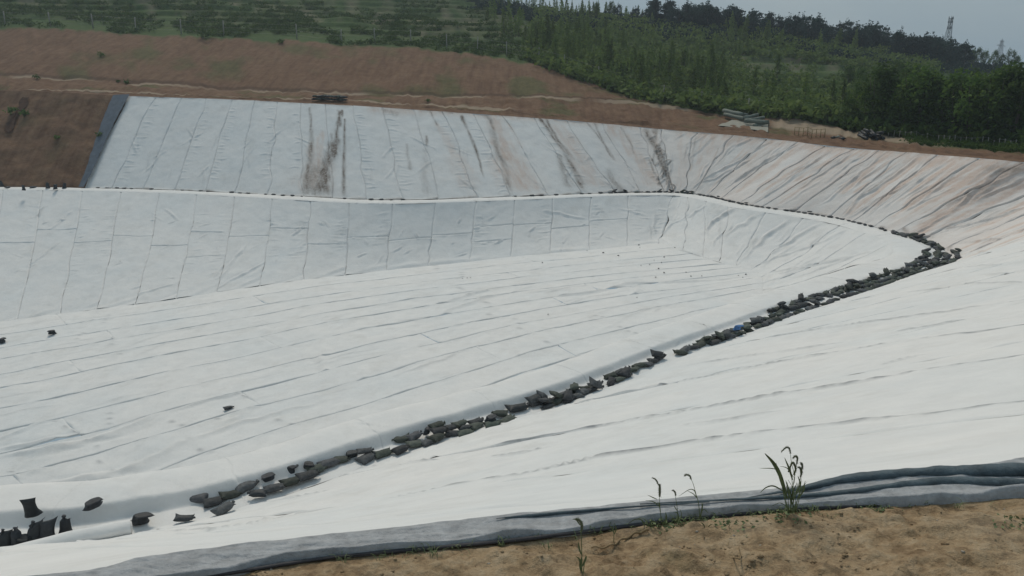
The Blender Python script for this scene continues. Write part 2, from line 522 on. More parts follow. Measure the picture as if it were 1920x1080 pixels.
# ------------------------------------------------------------------ folds and stains as polylines in surface metres
def seg_dist(A, B, pts):
    """distance to polyline and position 0..1 along it"""
    best = np.full(A.shape, 1e9); along = np.zeros(A.shape)
    n = len(pts) - 1
    for i in range(n):
        (x0, y0), (x1, y1) = pts[i], pts[i + 1]
        dx, dy = x1 - x0, y1 - y0
        u = np.clip(((A - x0) * dx + (B - y0) * dy) / (dx * dx + dy * dy + 1e-9), 0, 1)
        d = np.hypot(A - x0 - u * dx, B - y0 - u * dy)
        m = d < best
        best = np.where(m, d, best); along = np.where(m, (i + u) / n, along)
    return best, along

class Field:
    """folds (amp, width) and stains kept as polylines, evaluated on panel grids"""
    def __init__(self): self.folds = []; self.stains = []
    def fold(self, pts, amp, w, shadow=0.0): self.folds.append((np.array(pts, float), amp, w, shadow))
    def stain(self, pts, ch, amt, w0, w1, ragged=0.6): self.stains.append((np.array(pts, float), ch, amt, w0, w1, ragged))
    def evaluate(self, A, B):
        D = np.zeros(A.shape); W = np.zeros(A.shape + (3,))
        a0, a1, b0, b1 = A.min(), A.max(), B.min(), B.max()
        for k, (pts, amp, w, sh) in enumerate(self.folds):
            m = 4 * w + 0.4
            if pts[:, 0].max() < a0 - m or pts[:, 0].min() > a1 + m or pts[:, 1].max() < b0 - m or pts[:, 1].min() > b1 + m: continue
            wob = w * 1.3
            d, u = seg_dist(A + wob * noise2(A / 0.9, B / 0.9, k), B + wob * noise2(A / 0.9 + 9, B / 0.9, k + 3), pts)
            taper = np.clip(np.sin(np.clip(u, 0.0, 1.0) * math.pi), 0, 1) ** 0.5
            D += amp * taper * (np.exp(-(d / w) ** 2) - 0.35 * np.exp(-((d - 1.7 * w) / w) ** 2)) * (0.75 + 0.35 * noise2(A / 0.5, B / 0.5, k + 40))
            if sh: W[..., 1] = np.maximum(W[..., 1], sh * taper * np.exp(-(d / (w * 0.9)) ** 2))  # shade of the fold, painted into the seam dirt channel
        for k, (pts, ch, amt, w0, w1, rg) in enumerate(self.stains):
            m = 3 * max(w0, w1) + 0.5
            if pts[:, 0].max() < a0 - m or pts[:, 0].min() > a1 + m or pts[:, 1].max() < b0 - m or pts[:, 1].min() > b1 + m: continue
            wob = 0.6 * max(w0, w1) * rg
            d, u = seg_dist(A + wob * fbm(A / 0.6, B / 1.6, k + 70, 3), B, pts)
            w = w0 + (w1 - w0) * u
            rag = 1 + rg * fbm(A / 0.25, B / 1.2, k + 90, 3)
            v = amt * np.exp(-(d / np.maximum(w, 0.03)) ** 2 * 1.2) * np.clip(rag, 0, 2) * smooth(0, 0.06, u + 0.05) * (1 - 0.75 * smooth(0.9, 1.0, u))
            W[..., ch] = np.maximum(W[..., ch], np.clip(v, 0, 1))
        return D, W

def edge_grid(lo, hi, step, e_lo, e_hi, gw):
    """samples lo..hi, denser beside edges that carry a seam"""
    n = max(2, int(round((hi - lo) / step)) + 1)
    g = np.linspace(lo, hi, n)
    ex = []
    if e_lo: ex += [lo + gw * k for k in (0.4, 0.8, 1.3, 2.0)]
    if e_hi: ex += [hi - gw * k for k in (0.4, 0.8, 1.3, 2.0)]
    g = np.unique(np.round(np.concatenate([g, [x for x in ex if lo < x < hi]]), 5))
    return g

def make_panel(surf, field, parent, A0, A1, s0, s1, step, gw, gd, edges=(1, 1, 1, 1), dirt=0.5, und=0.05, seed=0, lift=0.0, stepB=None, wob=0.0, extra=None):
    """one sheet of geotextile; edges = seam at A0, A1, s0, s1; gw / gd width and depth of the seam groove"""
    Lm = float(surf.L(surf.T(np.array(0.5 * (A0 + A1)))))
    Ag = edge_grid(A0, A1, step, edges[0], edges[1], gw)
    Bg = edge_grid(s0 * Lm, s1 * Lm, stepB or step, edges[2], edges[3], gw)
    AA, BB = np.meshgrid(Ag, Bg, indexing='ij')
    S = BB / Lm
    # seams are never quite straight: shift positions near the edges
    Aw = AA.copy()
    if wob:
        sh0 = wob * noise2(S * 7.0, BB * 0 + round(A0, 1) * 1.7, 5) * (1 - smooth(0, 0.4, (AA - A0) / (A1 - A0))) * (edges[0] > 0)
        sh1 = wob * noise2(S * 7.0, BB * 0 + round(A1, 1) * 1.7, 5) * smooth(0.6, 1, (AA - A0) / (A1 - A0)) * (edges[1] > 0)
        Aw = AA + sh0 + sh1
        wb0 = wob / Lm * noise2(AA / 2.9, AA * 0 + round(s0 * 37.0, 1), 6) * (1 - smooth(0, 0.4, (S - s0) / (s1 - s0))) * (edges[2] > 0)
        wb1 = wob / Lm * noise2(AA / 2.9, AA * 0 + round(s1 * 37.0, 1), 6) * smooth(0.6, 1, (S - s0) / (s1 - s0)) * (edges[3] > 0)
        S = S + wb0 + wb1
    T = surf.T(Aw)
    P = surf.base(T, S); N = surf.normal(T, S)
    Bm = S * Lm
    D, W = field.evaluate(Aw, Bm)
    D = D + und * fbm(Aw / 2.6, Bm / 2.6, 11, 3) + und * 0.35 * fbm(Aw / 0.7, Bm / 0.7, 23, 2)
    D = D + lift
    for k, (on, dist, al) in enumerate(((edges[0], AA - A0, BB), (edges[1], A1 - AA, BB), (edges[2], BB - s0 * Lm, AA), (edges[3], s1 * Lm - BB, AA))):
        if not on: continue
        strg = on * (0.7 + 0.5 * np.clip(0.5 + noise2(al / 1.9, al * 0 + round([A0, A1, s0 * 31, s1 * 31][k], 1) * 3.1, 31), 0, 1))
        D = D - gd * strg * np.exp(-(dist / gw) ** 2)
        side = 0.9 if k in (0, 2) else 0.35
        D = D + side * gd * 0.5 * np.exp(-((dist - 2.2 * gw) / (1.3 * gw)) ** 2) * (0.5 + 0.9 * noise2(al / 0.45, al * 0 + k + seed, 61))
        W[..., 1] = np.maximum(W[..., 1], dirt * np.clip(strg, 0, 1.2) * np.exp(-(dist / (gw * 0.75)) ** 2))
    if extra is not None: D, W = extra(T, S, Aw, Bm, D, W)
    D = D * np.clip(np.linalg.norm(P, axis=-1) / 16.0, 0.12, 1.0)
    P = P + N * D[..., None]
    me = mesh_from('panel', P.reshape(-1, 3), grid_faces(len(Ag), len(Bg)), FABRIC, True, {'surface_tint': np.clip(W, 0, 1).reshape(-1, 3)})
    return link('panel', me, parent)

# ------------------------------------------------------------------ hillside beyond the pit
def rowpts(lst):
    a = np.array(lst, float)
    return a
tt = np.linspace(TK[9], T_END, 600)
Rp = Rc(tt); rx, ry = proj(Rp)
o_ = np.argsort(rx)
ROW0 = np.stack([rx[o_], Rp[o_, 1], Rp[o_, 2]], 1)              # px, Y, z
def y0_of(x): return np.interp(x, ROW0[:, 0], ROW0[:, 1])
def row_from_px(lst, Yf):
    """lst of (px, py); Yf(px) depth -> rows of (px, Y, z)"""
    out = []
    for x, y in lst:
        Y = Yf(x); P = unp(x, y, Y=Y); out.append((x, Y, P[2]))
    return np.array(out)
ROW1 = row_from_px([(-700, 156), (-400, 163), (0, 169), (240, 174), (600, 187), (960, 206), (1240, 233), (1400, 243), (1567, 262), (1727, 276), (1905, 290), (2300, 315), (2700, 340)], lambda x: y0_of(x) + 3.0)
ROW2 = row_from_px([(-700, 110), (-400, 122), (0, 140), (240, 156), (430, 168), (640, 177), (1000, 181.5), (1130, 186), (1200, 191), (1330, 210), (1440, 219), (1500, 225), (1620, 246), (1760, 266), (1920, 277), (2700, 300)], lambda x: y0_of(x) + np.interp(x, [0, 1200, 1500, 2000], [11, 11, 10, 9]))
ROW3 = row_from_px([(-700, 30), (-400, 42), (0, 53), (200, 60), (380, 71), (640, 82), (850, 95), (1000, 120), (1100, 150), (1170, 178), (1220, 192), (1330, 208), (1440, 217), (1500, 223), (1620, 244), (1760, 264), (1920, 275), (2700, 297)], lambda x: np.interp(x, [-700, 0, 640, 850, 1000, 1100, 1200, 1500, 1900, 2700], [135, 128, 120, 116, 111, 104, 98, 82, 68, 60]))
ROW4 = row_from_px([(-700, -60), (-400, -45), (0, -18), (300, 0), (640, 28), (950, 58), (1100, 95), (1250, 130), (1400, 145), (1600, 172), (1750, 195), (1920, 212), (2700, 230)], lambda x: np.interp(x, [-700, 640, 1200, 1600, 1920, 2700], [170, 158, 140, 122, 108, 100]))
ROW5 = row_from_px([(-700, -200), (-400, -170), (0, -105), (500, -50), (800, -18), (930, 8), (1040, 26), (1200, 42), (1300, 50), (1400, 58), (1500, 70), (1650, 92), (1750, 110), (1830, 124), (1920, 133), (2700, 140)], lambda x: np.interp(x, [-700, 500, 1200, 1700, 1920, 2700], [215, 205, 195, 188, 190, 200]))
ROW6 = np.array([(x, 290.0, z) for x, z in ((-700, 50), (0, 34), (900, 16), (1300, 9), (1700, 2), (1920, -1), (2700, -2))], float)
ROW7 = np.array([(x, 470.0, z) for x, z in ((-700, 20), (700, 6), (1500, -12), (2700, -16))], float)
ROWS = [ROW0, ROW1, ROW2, ROW3, ROW4, ROW5, ROW6, ROW7]

def hill_pt(x, w):
    """terrain beyond the rim: x photo column of the bearing, w row coordinate 0 (rim) .. 7 (far)"""
    x = np.asarray(x, float); w = np.asarray(w, float)
    x, w = np.broadcast_arrays(x, w)
    Ys = np.stack([np.interp(x, r[:, 0], r[:, 1]) for r in ROWS], 0)
    Zs = np.stack([np.interp(x, r[:, 0], r[:, 2]) for r in ROWS], 0)
    i = np.clip(np.floor(w).astype(int), 0, len(ROWS) - 2); u = w - i
    g = lambda A, k: np.take_along_axis(A, k[None], 0)[0]
    Y0, Y1, Z0, Z1 = g(Ys, i), g(Ys, i + 1), g(Zs, i), g(Zs, i + 1)
    us = np.where(i >= 3, u * 0.6 + 0.4 * (u * u * (3 - 2 * u)), u)
    Y = Y0 + (Y1 - Y0) * u; Z = Z0 + (Z1 - Z0) * us
    bare = smooth(0.15, 0.6, w) * (1 - smooth(3.0, 3.4, w))
    Z = Z + 0.22 * bare * fbm(x / 9, w * 0.7, 303, 3)
    Z = Z + 0.35 * bare * fbm(x / 60, w * 3, 3, 4) * (Y / 90)
    hill = smooth(3.1, 3.7, w)
    Z = Z + hill * 1.3 * (1 - 0.7 * smooth(4.4, 5, w)) * fbm(x / 130, w * 3.1, 8, 4)
    # terraces
    ter = hill * (1 - smooth(4.9, 5.2, w)) * np.clip(1 - smooth(950, 1080, x) + smooth(1330, 1420, x) * (1 - smooth(1640, 1720, x)), 0, 1)
    st = 1.35
    q = (Z + 0.5 * noise2(x / 170, w * 1.5, 77)) / st
    fr = q - np.floor(q)
    step = np.floor(q) + smooth(0.66, 1.0, fr)
    riser = ter * smooth(0.62, 0.72, fr) * (1 - smooth(0.97, 1.0, fr))
    Z = Z + ter * 0.8 * (step - q + 0.33) * st
    dep_ = Y * cp - Z * sp
    X = (x - 960) / F * dep_
    return np.stack([X, Y, Z], -1), riser

xs = np.arange(-700, 2701, 5.0)
ws = np.concatenate([np.linspace(0, 3, 120), np.linspace(3, 5, 230)[1:], np.linspace(5, 7, 24)[1:]])
xg, wg = np.meshgrid(xs, ws, indexing='ij')
HP, HR = hill_pt(xg, wg)
edge = 3.0 + 0.07 * fbm(xg / 30, wg * 0, 5, 3) + 0.04 * noise2(xg / 9, wg * 6, 6)
veg = smooth(-0.05, 0.06, wg - edge)
veg = np.maximum(veg, smooth(1560, 1720, xg) * smooth(1.15, 1.35, wg + 0.1 * noise2(xg / 20, wg * 4, 9)))
veg = np.maximum(veg, smooth(1180, 1300, xg) * smooth(2.0, 2.2, wg))
veg = np.maximum(veg, 0.5 * smooth(0.1, 0.5, fbm(xg / 70, wg * 2.5, 14, 4)) * smooth(0.3, 0.8, wg))
wob = 0.03 * fbm(xg / 60, 0, 21, 3)
def band(w, c, h): return smooth(c - h, c - h * 0.5, w) * (1 - smooth(c + h * 0.5, c + h, w))
pale = band(wg + wob, 0.98 + 0.0002 * (xg - 500).clip(0), 0.13) * (1 - smooth(940, 975, xg)) * smooth(-0.9, -0.2, noise2(xg / 40, 0 * wg, 2)) * 0.95
pale = np.maximum(pale, band(wg + wob, 1.93, 0.09) * (1 - smooth(1380, 1440, xg)) * smooth(-0.75, 0.0, noise2(xg / 55, 0 * wg, 3)) * 0.85)
pale = np.maximum(pale, smooth(1435, 1460, xg) * (1 - smooth(1740, 1800, xg)) * band(wg + 2 * wob, 1.5 + 0.0006 * (1700 - xg), 0.42) * 0.95)
pale = np.maximum(pale, 0.55 * HR * veg * np.clip(0.2 + 1.1 * fbm(xg / 22, wg * 5, 33, 3), 0, 1) * (1 - smooth(1000, 1200, xg) * (1 - smooth(1330, 1380, xg))))
gul = 0.5 * band(wg, 2.02, 0.05) * (1 - smooth(1150, 1250, xg)) + 0.35 * band(wg, 0.5, 0.2) * smooth(0, 0.4, noise2(xg / 18, wg * 4, 12))
gul = gul * (1 - pale)
surface_tint = np.stack([veg, pale, np.clip(gul, 0, 1)], -1)
me = mesh_from('hillside', HP.reshape(-1, 3), grid_faces(len(xs), len(ws)), HILL, True, {'surface_tint': surface_tint.reshape(-1, 3)})
link('hillside', me, kind='structure')

# ------------------------------------------------------------------ soil base under the liners (also the bare far left slope)
tg = np.linspace(0, T_END, 700)
lay = np.concatenate([np.linspace(0, 1, 60), 1 + np.linspace(0, 1, 10)[1:], 2 + np.linspace(0, 1, 8)[1:]])
TG, LG = np.meshgrid(tg, lay, indexing='ij')
bareL = smooth(T_LEFT - 0.3, T_LEFT + 0.3, TG)
a, b, c, f = Rc(TG), bench_pt(TG, np.zeros_like(TG)), bench_pt(TG, np.ones_like(TG)), Fc(TG)
u0 = np.clip(LG, 0, 1)[..., None]; u1 = np.clip(LG - 1, 0, 1)[..., None]; u2 = np.clip(LG - 2, 0, 1)[..., None]
SP = a * (1 - u0) + b * u0
SP = np.where(LG[..., None] > 1, b * (1 - u1) + c * u1, SP)
SP = np.where(LG[..., None] > 2, c * (1 - u2) + f * u2, SP)
SP[..., 2] += np.where(LG > 2, -1.9 * u2[..., 0] * (1 - u2[..., 0]), 0)
drop = 0.3 + 0.25 * smooth(1.0, 1.3, LG)
drop = drop * (1 - bareL * (1 - smooth(0.985, 1.03, LG)))
drop = drop * smooth(-0.02, 0.03, LG + 0.0)
SP[..., 2] -= drop
SP[..., 2] += bareL * (1 - smooth(0.9, 1, LG)) * smooth(0, 0.1, LG) * 0.5 * fbm(TG / 3.0, LG * 6, 41, 4)
w3 = np.zeros(TG.shape + (3,))
w3[..., 0] = bareL * 0.35 * smooth(0.2, 0.7, fbm(TG / 6, LG * 3, 51, 4))
me = mesh_from('pit_slope_soil', SP.reshape(-1, 3), grid_faces(len(tg), len(lay)), HILL, True, {'surface_tint': w3.reshape(-1, 3)})
link('pit_slope_soil', me, kind='structure')

# ------------------------------------------------------------------ upper slope liner
def round_rim(t, s):
    return 0.0 * s
upper = Loft(Rc, Bc, 0, T_LEFT + 2, None)
fu = Field()

def px_poly(surf, pts):
    return [surf.locate(*p) for p in pts]

# mud streaks on the far upper slope (traced)
for pts, amt, w0, w1 in [
    ([(582, 203), (583, 262), (579, 310), (570, 366)], 0.75, 0.16, 0.45),
    ([(640, 208), (628, 265), (612, 315), (603, 368)], 1.0, 0.22, 0.95),
    ([(646, 225), (645, 290), (646, 368)], 0.9, 0.12, 0.25),
    ([(622, 250), (608, 310), (590, 368)], 0.6, 0.15, 0.7),
    ([(592, 318), (588, 345), (583, 368)], 0.55, 0.9, 1.1),
    ([(866, 219), (878, 245), (893, 283), (908, 335)], 0.8, 0.22, 0.10),
    ([(912, 212), (918, 225), (928, 268), (945, 315), (958, 362)], 0.55, 0.45, 0.25),
    ([(799, 256), (800, 274)], 0.75, 0.14, 0.22),
    ([(799, 275), (797, 330), (800, 366)], 0.22, 0.3, 0.5),
    ([(1012, 219), (1033, 252), (1058, 285), (1076, 318), (1092, 355)], 0.85, 0.22, 0.38),
    ([(1022, 222), (1046, 262), (1070, 295)], 0.7, 0.15, 0.3),
    ([(1048, 290), (1062, 330), (1075, 355)], 0.4, 0.3, 0.7),
    ([(1101, 226), (1120, 254), (1141, 282), (1156, 303)], 0.6, 0.12, 0.12),
    ([(1116, 228), (1130, 262), (1150, 300)], 0.6, 0.12, 0.12),
    ([(1163, 240), (1184, 275), (1190, 288)], 0.55, 0.08, 0.1),
    ([(1140, 318), (1155, 345), (1165, 360)], 0.45, 0.3, 0.8),
    ([(808, 206), (813, 222), (820, 236)], 0.7, 0.1, 0.12),
    ([(722, 205), (748, 216)], 0.4, 0.4, 0.5),
    ([(838, 208), (850, 212)], 0.6, 0.2, 0.2),
    ([(762, 270), (764, 290), (770, 320)], 0.4, 0.1, 0.2),
    ([(1208, 243), (1222, 262), (1236, 282), (1248, 312), (1258, 350)], 0.75, 0.35, 0.35),
    ([(1228, 240), (1226, 262), (1232, 285), (1246, 318), (1256, 345)], 0.9, 0.25, 0.2),
    ([(1216, 300), (1228, 325), (1242, 350)], 0.7, 0.12, 0.15)]:
    fu.stain(px_poly(upper, pts), 0, amt, w0, w1, 0.9)
for pts, amt, w0, w1 in [
    ([(930, 225), (955, 300), (985, 362)], 0.7, 0.9, 2.2), ([(1050, 235), (1090, 300), (1120, 355)], 0.5, 1.0, 2.0),
    ([(1150, 238), (1200, 300), (1230, 355)], 0.6, 1.2, 1.8), ([(600, 250), (590, 362)], 0.55, 0.5, 2.4),
    ([(700, 205), (860, 212), (1100, 230), (1225, 245)], 0.5, 0.8, 0.8), ([(820, 235), (860, 300), (880, 360)], 0.35, 0.6, 1.2)]:
    fu.stain(px_poly(upper, pts), 2, amt, w0, w1, 0.8)
for k in range(34):
    u_ = rng.random(); cx_, cy_ = 1230 + 28 * u_ + rng.normal(0, 6), 246 + 105 * u_
    pts = [(cx_, cy_), (cx_ + rng.normal(0, 7), cy_ + rng.uniform(4, 14)), (cx_ + rng.normal(0, 10), cy_ + rng.uniform(12, 26))]
    pp = px_poly(upper, pts); fu.fold(pp, rng.uniform(0.06, 0.16), 0.10, 0.15)
    if rng.random() < 0.6: fu.stain(pp, 0, rng.uniform(0.4, 0.85), 0.08, 0.14, 0.9)
# tension folds of the right hand slope (traced), with shade painted on them and dust beside
for pts, amp, w, st in [
    ([(1452, 261), (1380, 305), (1297, 357)], 0.16, 0.13, .45), ([(1412, 258), (1372, 275)], 0.1, 0.12, .3), ([(1567, 277), (1500, 322), (1447, 360), (1412, 383)], 0.16, 0.12, .45),
    ([(1500, 268), (1440, 300), (1370, 345)], 0.12, 0.12, .35), ([(1600, 283), (1560, 312), (1500, 352)], 0.14, 0.12, .3), ([(1630, 284), (1590, 310), (1545, 345)], 0.1, 0.12, .3),
    ([(1727, 290), (1660, 338), (1610, 375), (1577, 407)], 0.18, 0.13, .5), ([(1660, 284), (1600, 335), (1540, 385)], 0.13, 0.12, .3), ([(1780, 298), (1725, 340), (1650, 395)], 0.14, 0.12, .3),
    ([(1880, 312), (1840, 345), (1800, 378), (1778, 398)], 0.2, 0.16, .6), ([(1900, 322), (1855, 350), (1815, 380)], 0.14, 0.14, .55), ([(1920, 330), (1870, 356), (1830, 378)], 0.16, 0.14, .5),
    ([(1778, 400), (1740, 425), (1700, 448)], 0.16, 0.13, .5), ([(1850, 395), (1790, 415), (1735, 445)], 0.12, 0.12, .25), ([(1810, 310), (1760, 352), (1690, 405)], 0.14, 0.12, .35),
    ([(1350, 253), (1310, 280), (1285, 300)], 0.12, 0.12, .3), ([(1330, 250), (1285, 275)], 0.1, 0.1, .2), ([(1290, 247), (1265, 262)], 0.1, 0.1, .3),
    ([(1240, 250), (1250, 262)], 0.1, 0.1, .2), ([(1405, 300), (1340, 335), (1300, 350)], 0.1, 0.12, .2), ([(1700, 345), (1640, 380), (1590, 408)], 0.13, 0.12, .6),
    ([(1920, 390), (1850, 412), (1780, 430), (1720, 450)], 0.13, 0.14, .15), ([(1920, 440), (1850, 452), (1790, 460)], 0.12, 0.14, .1), ([(1920, 460), (1860, 470), (1800, 480)], 0.1, 0.14, .05),
    ([(1920, 512), (1830, 515)], 0.1, 0.1, 0)]:
    pp = px_poly(upper, pts)
    fu.fold(pp, amp * 0.8, w, 0.25)
    if st: fu.stain([(a_ + 0.15, b_) for a_, b_ in pp], 0, st * 0.7, 0.08, 0.08, 0.9)
A_corner, A_far = float(upper.A(np.array(T_CORNER))), float(upper.A(np.array(T_FAR)))
for k in range(70):                                # many more slack folds running down the right hand slope
    a_ = rng.uniform(A_corner - 4, A_far - 0.3); L_ = float(upper.L(upper.T(np.array(a_))))
    b0 = rng.uniform(0, 0.5) * L_; b1 = b0 + rng.uniform(0.2, 0.5) * L_
    da = rng.uniform(-0.5, 0.9)
    fu.fold([(a_, b0), (a_ + da, b1)], rng.uniform(0.03, 0.10), rng.uniform(0.05, 0.12), rng.uniform(0, 0.3))
    if rng.random() < 0.45: fu.stain([(a_ + 0.1, b0), (a_ + 0.1 + da, b1)], 0, rng.uniform(0.12, 0.4), 0.05, 0.1, 0.9)
# reddish dust washed over the upper edge of the right hand slope
for k in range(90):
    a_ = A_corner + (A_far - A_corner) * rng.uniform(-0.12, 1.02)
    L_ = float(upper.L(upper.T(np.array(a_))))
    near_c = 1 - abs(a_ - (A_corner + 9)) / 30
    fu.stain([(a_, -0.3), (a_ + rng.uniform(-.3, .6), L_ * rng.uniform(0.35, 1.0))], 2, np.clip(0.42 + 0.55 * near_c, 0.3, 1.0), rng.uniform(0.12, 0.6), rng.uniform(0.1, 0.5), 0.9)
fu.stain(px_poly(upper, [(1890, 345), (1820, 375), (1760, 415), (1715, 445)]), 2, 0.85, 1.7, 1.0, 0.9)
fu.stain(px_poly(upper, [(1915, 315), (1800, 305), (1650, 290), (1400, 262), (1250, 248)]), 2, 0.75, 1.0, 1.0, 0.8)
fu.stain(px_poly(upper, [(1918, 320), (1880, 318), (1840, 312)]), 0, 0.5, 0.8, 0.3, 0.9)

def ladder(fld, a0, b0, b1, n, length, amp, side=1, w=0.09):
    for k in range(n):
        b_k = b0 + (b1 - b0) * (k + rng.uniform(0.2, 0.8)) / n
        l_ = length * rng.uniform(0.5, 1.2)
        fld.fold([(a0, b_k), (a0 + side * l_ * 0.5, b_k + rng.uniform(-.12, .12)), (a0 + side * l_, b_k + rng.uniform(-.2, .3))], amp * rng.uniform(0.5, 1.1), w, 0.03)

A_left = float(upper.A(np.array(T_LEFT)))
farA = np.arange(A_left, A_far + 1.0, -3.42)
farA = np.concatenate([farA, [A_far]])[::-1]
for k, a_ in enumerate(farA[1:-1]):
    if k % 3 != 1: ladder(fu, a_, 1.0, 13, rng.integers(8, 20), 1.3, 0.075, rng.choice([-1, 1]))
    for j in range(3):
        b0 = rng.uniform(4, 11); fu.fold([(a_ + rng.uniform(-1.5, 1.5), b0), (a_ + rng.uniform(-1.5, 1.5), b0 + rng.uniform(1, 3.5))], rng.uniform(0.04, 0.1), 0.1, 0.1)

KT_ = lambda i: float(upper.A(np.array(TK[i])))
mid = lambda i, j: 0.5 * (KT_(i) + KT_(j))
nearA = [0, KT_(1), KT_(2), KT_(3), KT_(4), KT_(6), KT_(8), KT_(9), mid(9, 10), KT_(10), mid(10, 11), KT_(11), KT_(12)]
for pts, am in [([(1930, 747), (1720, 778), (1500, 803), (1280, 833), (1110, 862), (960, 890), (800, 919), (660, 944)], .55),
    ([(1925, 665), (1723, 700), (1607, 718), (1440, 744), (1280, 770), (1100, 801), (960, 827), (905, 839)], .5),
    ([(1930, 606), (1713, 640), (1500, 673), (1347, 701), (1240, 722), (1100, 751), (1055, 763)], .6),
    ([(1925, 562), (1780, 583), (1633, 603), (1483, 627), (1400, 642)], .4), ([(1460, 772), (1380, 785), (1280, 799)], .3), ([(1040, 832), (990, 843), (940, 853)], .35),
    ([(660, 944), (580, 962), (500, 974), (467, 986), (370, 998), (287, 995)], .3), ([(1585, 641), (1440, 662), (1285, 684)], .3), ([(1925, 528), (1813, 533), (1700, 548)], .35),
    ([(1813, 599), (1677, 622)], .3), ([(1730, 668), (1650, 682)], .25), ([(1913, 390), (1830, 418), (1737, 448)], .3), ([(860, 853), (800, 858)], .4), ([(1925, 488), (1840, 497), (1790, 507)], .25),
    ([(720, 868), (680, 880), (640, 893)], .25), ([(640, 913), (560, 930), (490, 944)], .3)]:
    pp = px_poly(upper, pts)
    fu.fold(pp, 0.08, 0.07, 0.0); fu.stain(pp, 1, min(1.0, am * 1.9), 0.046, 0.046, 0.35)
# near slope: long faint slack lines that run with the sheets
for k in range(150):
    a_ = rng.uniform(KT_(2), KT_(12)); L_ = float(upper.L(upper.T(np.array(a_))))
    b0 = rng.uniform(0, 0.9) * L_; ln = rng.uniform(0.5, 3.5)
    fu.fold([(a_, b0), (a_ + rng.uniform(-.1, .1) * ln, b0 + ln * 0.5), (a_ + rng.uniform(-.15, .15) * ln, b0 + ln)], rng.uniform(0.006, 0.018), rng.uniform(0.022, 0.045), rng.uniform(0, 0.05))

def end_lip(T, S, A, Bm, D, W):
    L_ = upper.L(T)
    D = D + 0.05 * np.exp(-((L_ - Bm) / 0.12) ** 2)
    rgt = smooth(T_CORNER - 6, T_CORNER + 2, T) * (1 - smooth(T_FAR, T_FAR + 10, T))
    W[..., 2] = np.maximum(W[..., 2], rgt * np.clip(0.34 + 0.25 * fbm(A / 1.1, Bm / 5, 71, 3), 0, 1))
    W[..., 0] = np.maximum(W[..., 0], 0.35 * np.exp(-(Bm / 0.25) ** 2) * np.clip(0.6 + noise2(A / 0.7, A * 0, 8), 0, 1) * smooth(T_CORNER - 8, T_CORNER, T))
    W[..., 0] = np.maximum(W[..., 0], 0.7 * np.exp(-((L_ - Bm) / 0.18) ** 2) * np.clip(0.4 + noise2(A / 0.8, A * 0, 18), 0, 1) * smooth(T_CORNER, T_CORNER + 3, T))
    return D, W

g_near = thing('geotextile_liner', 'white fabric covering the near slope from the grey edge in front down to the sandbags', 'liner')
for a0, a1 in zip(nearA[:-1], nearA[1:]):
    make_panel(upper, fu, g_near, a0, a1, 0, 1, 0.10, 0.045, 0.05, (0.5 * (a0 > 0), 0.5, 0, 0), 0.35, 0.045, stepB=0.14, wob=0.10, extra=end_lip)
rightA = np.linspace(A_corner, A_far, 15)
g_right = thing('geotextile_liner', 'dusty reddish white fabric with slanting folds on the right upper slope', 'liner')
for a0, a1 in zip(rightA[:-1], rightA[1:]):
    make_panel(upper, fu, g_right, a0, a1, 0, 1, 0.10, 0.06, 0.09, (1, 1, 0, 0), 0.4, 0.08, wob=0.25, extra=end_lip)
g_far = thing('geotextile_liner', 'white fabric with brown mud streaks on the far upper slope', 'liner')
for a0, a1 in zip(farA[:-1], farA[1:]):
    make_panel(upper, fu, g_far, a0, a1, 0, 1, 0.12, 0.065, 0.07, (1, 1, 0, 0), 0.22, 0.06, wob=0.22, extra=end_lip)

# dark membrane strip showing along the left edge of the far slope
top_l = Curve([0, 1], [unp(212, 180, Y=90.3), unp(243, 179, Y=89.9)]); bot_l = Curve([0, 1], [unp(148, 353, z=ZB), unp(158, 353, z=ZB)])
uu, vv = np.meshgrid(np.linspace(0, 1, 8), np.linspace(0, 1, 60), indexing='ij')
P = top_l(uu) * (1 - vv[..., None]) + bot_l(uu) * vv[..., None]
P[..., 2] += 0.14 + 0.05 * fbm(uu * 3, vv * 12, 3, 3); P[..., 1] -= 0.08
P[..., 0] += 0.25 * fbm(vv * 6, uu * 0, 9, 3)
MEMB_DK = simple_mat('blue_grey_geomembrane', (0.085, 0.105, 0.13), 0.5, 0.2, 2, 0.01, 12)
me = mesh_from('geomembrane_strip', P.reshape(-1, 3), grid_faces(8, 60), MEMB_DK)
link('geomembrane_strip', me, None, 'dark blue grey membrane strip along the left edge of the far white slope', 'membrane')

# ------------------------------------------------------------------ bench liner (trench, low wall, berm)
class BenchSurf(Loft):
    def base(self, t, s): return bench_pt(t, s)
bench = BenchSurf(lambda t: bench_pt(t, np.zeros_like(np.asarray(t, float))), lambda t: bench_pt(t, np.ones_like(np.asarray(t, float))), 0, T_END)
fb_ = Field()
for k in range(420):
    a_ = rng.uniform(5, float(bench.A(np.array(T_END - 5)))); b0 = rng.uniform(0, 1.6)
    fb_.fold([(a_, b0), (a_ + rng.uniform(-.8, .8), b0 + rng.uniform(0.3, 1.0))], rng.uniform(0.015, 0.05), rng.uniform(0.03, 0.07), 0.06)
def bench_extra(T, S, A, Bm, D, W):
    dirty = smooth(T_CORNER + 4, T_FAR - 6, T)
    W[..., 0] = np.maximum(W[..., 0], dirty * 0.8 * np.exp(-(S / 0.12) ** 2) * np.clip(0.45 + noise2(A / 0.9, A * 0, 28), 0, 1))
    return D, W
g_b = thing('geotextile_liner', 'white fabric over the narrow bench and low berm that carry the sandbags', 'liner')
A_e = float(bench.A(np.array(T_END)))
bA = list(np.arange(0, A_e, 4.3)) + [A_e]
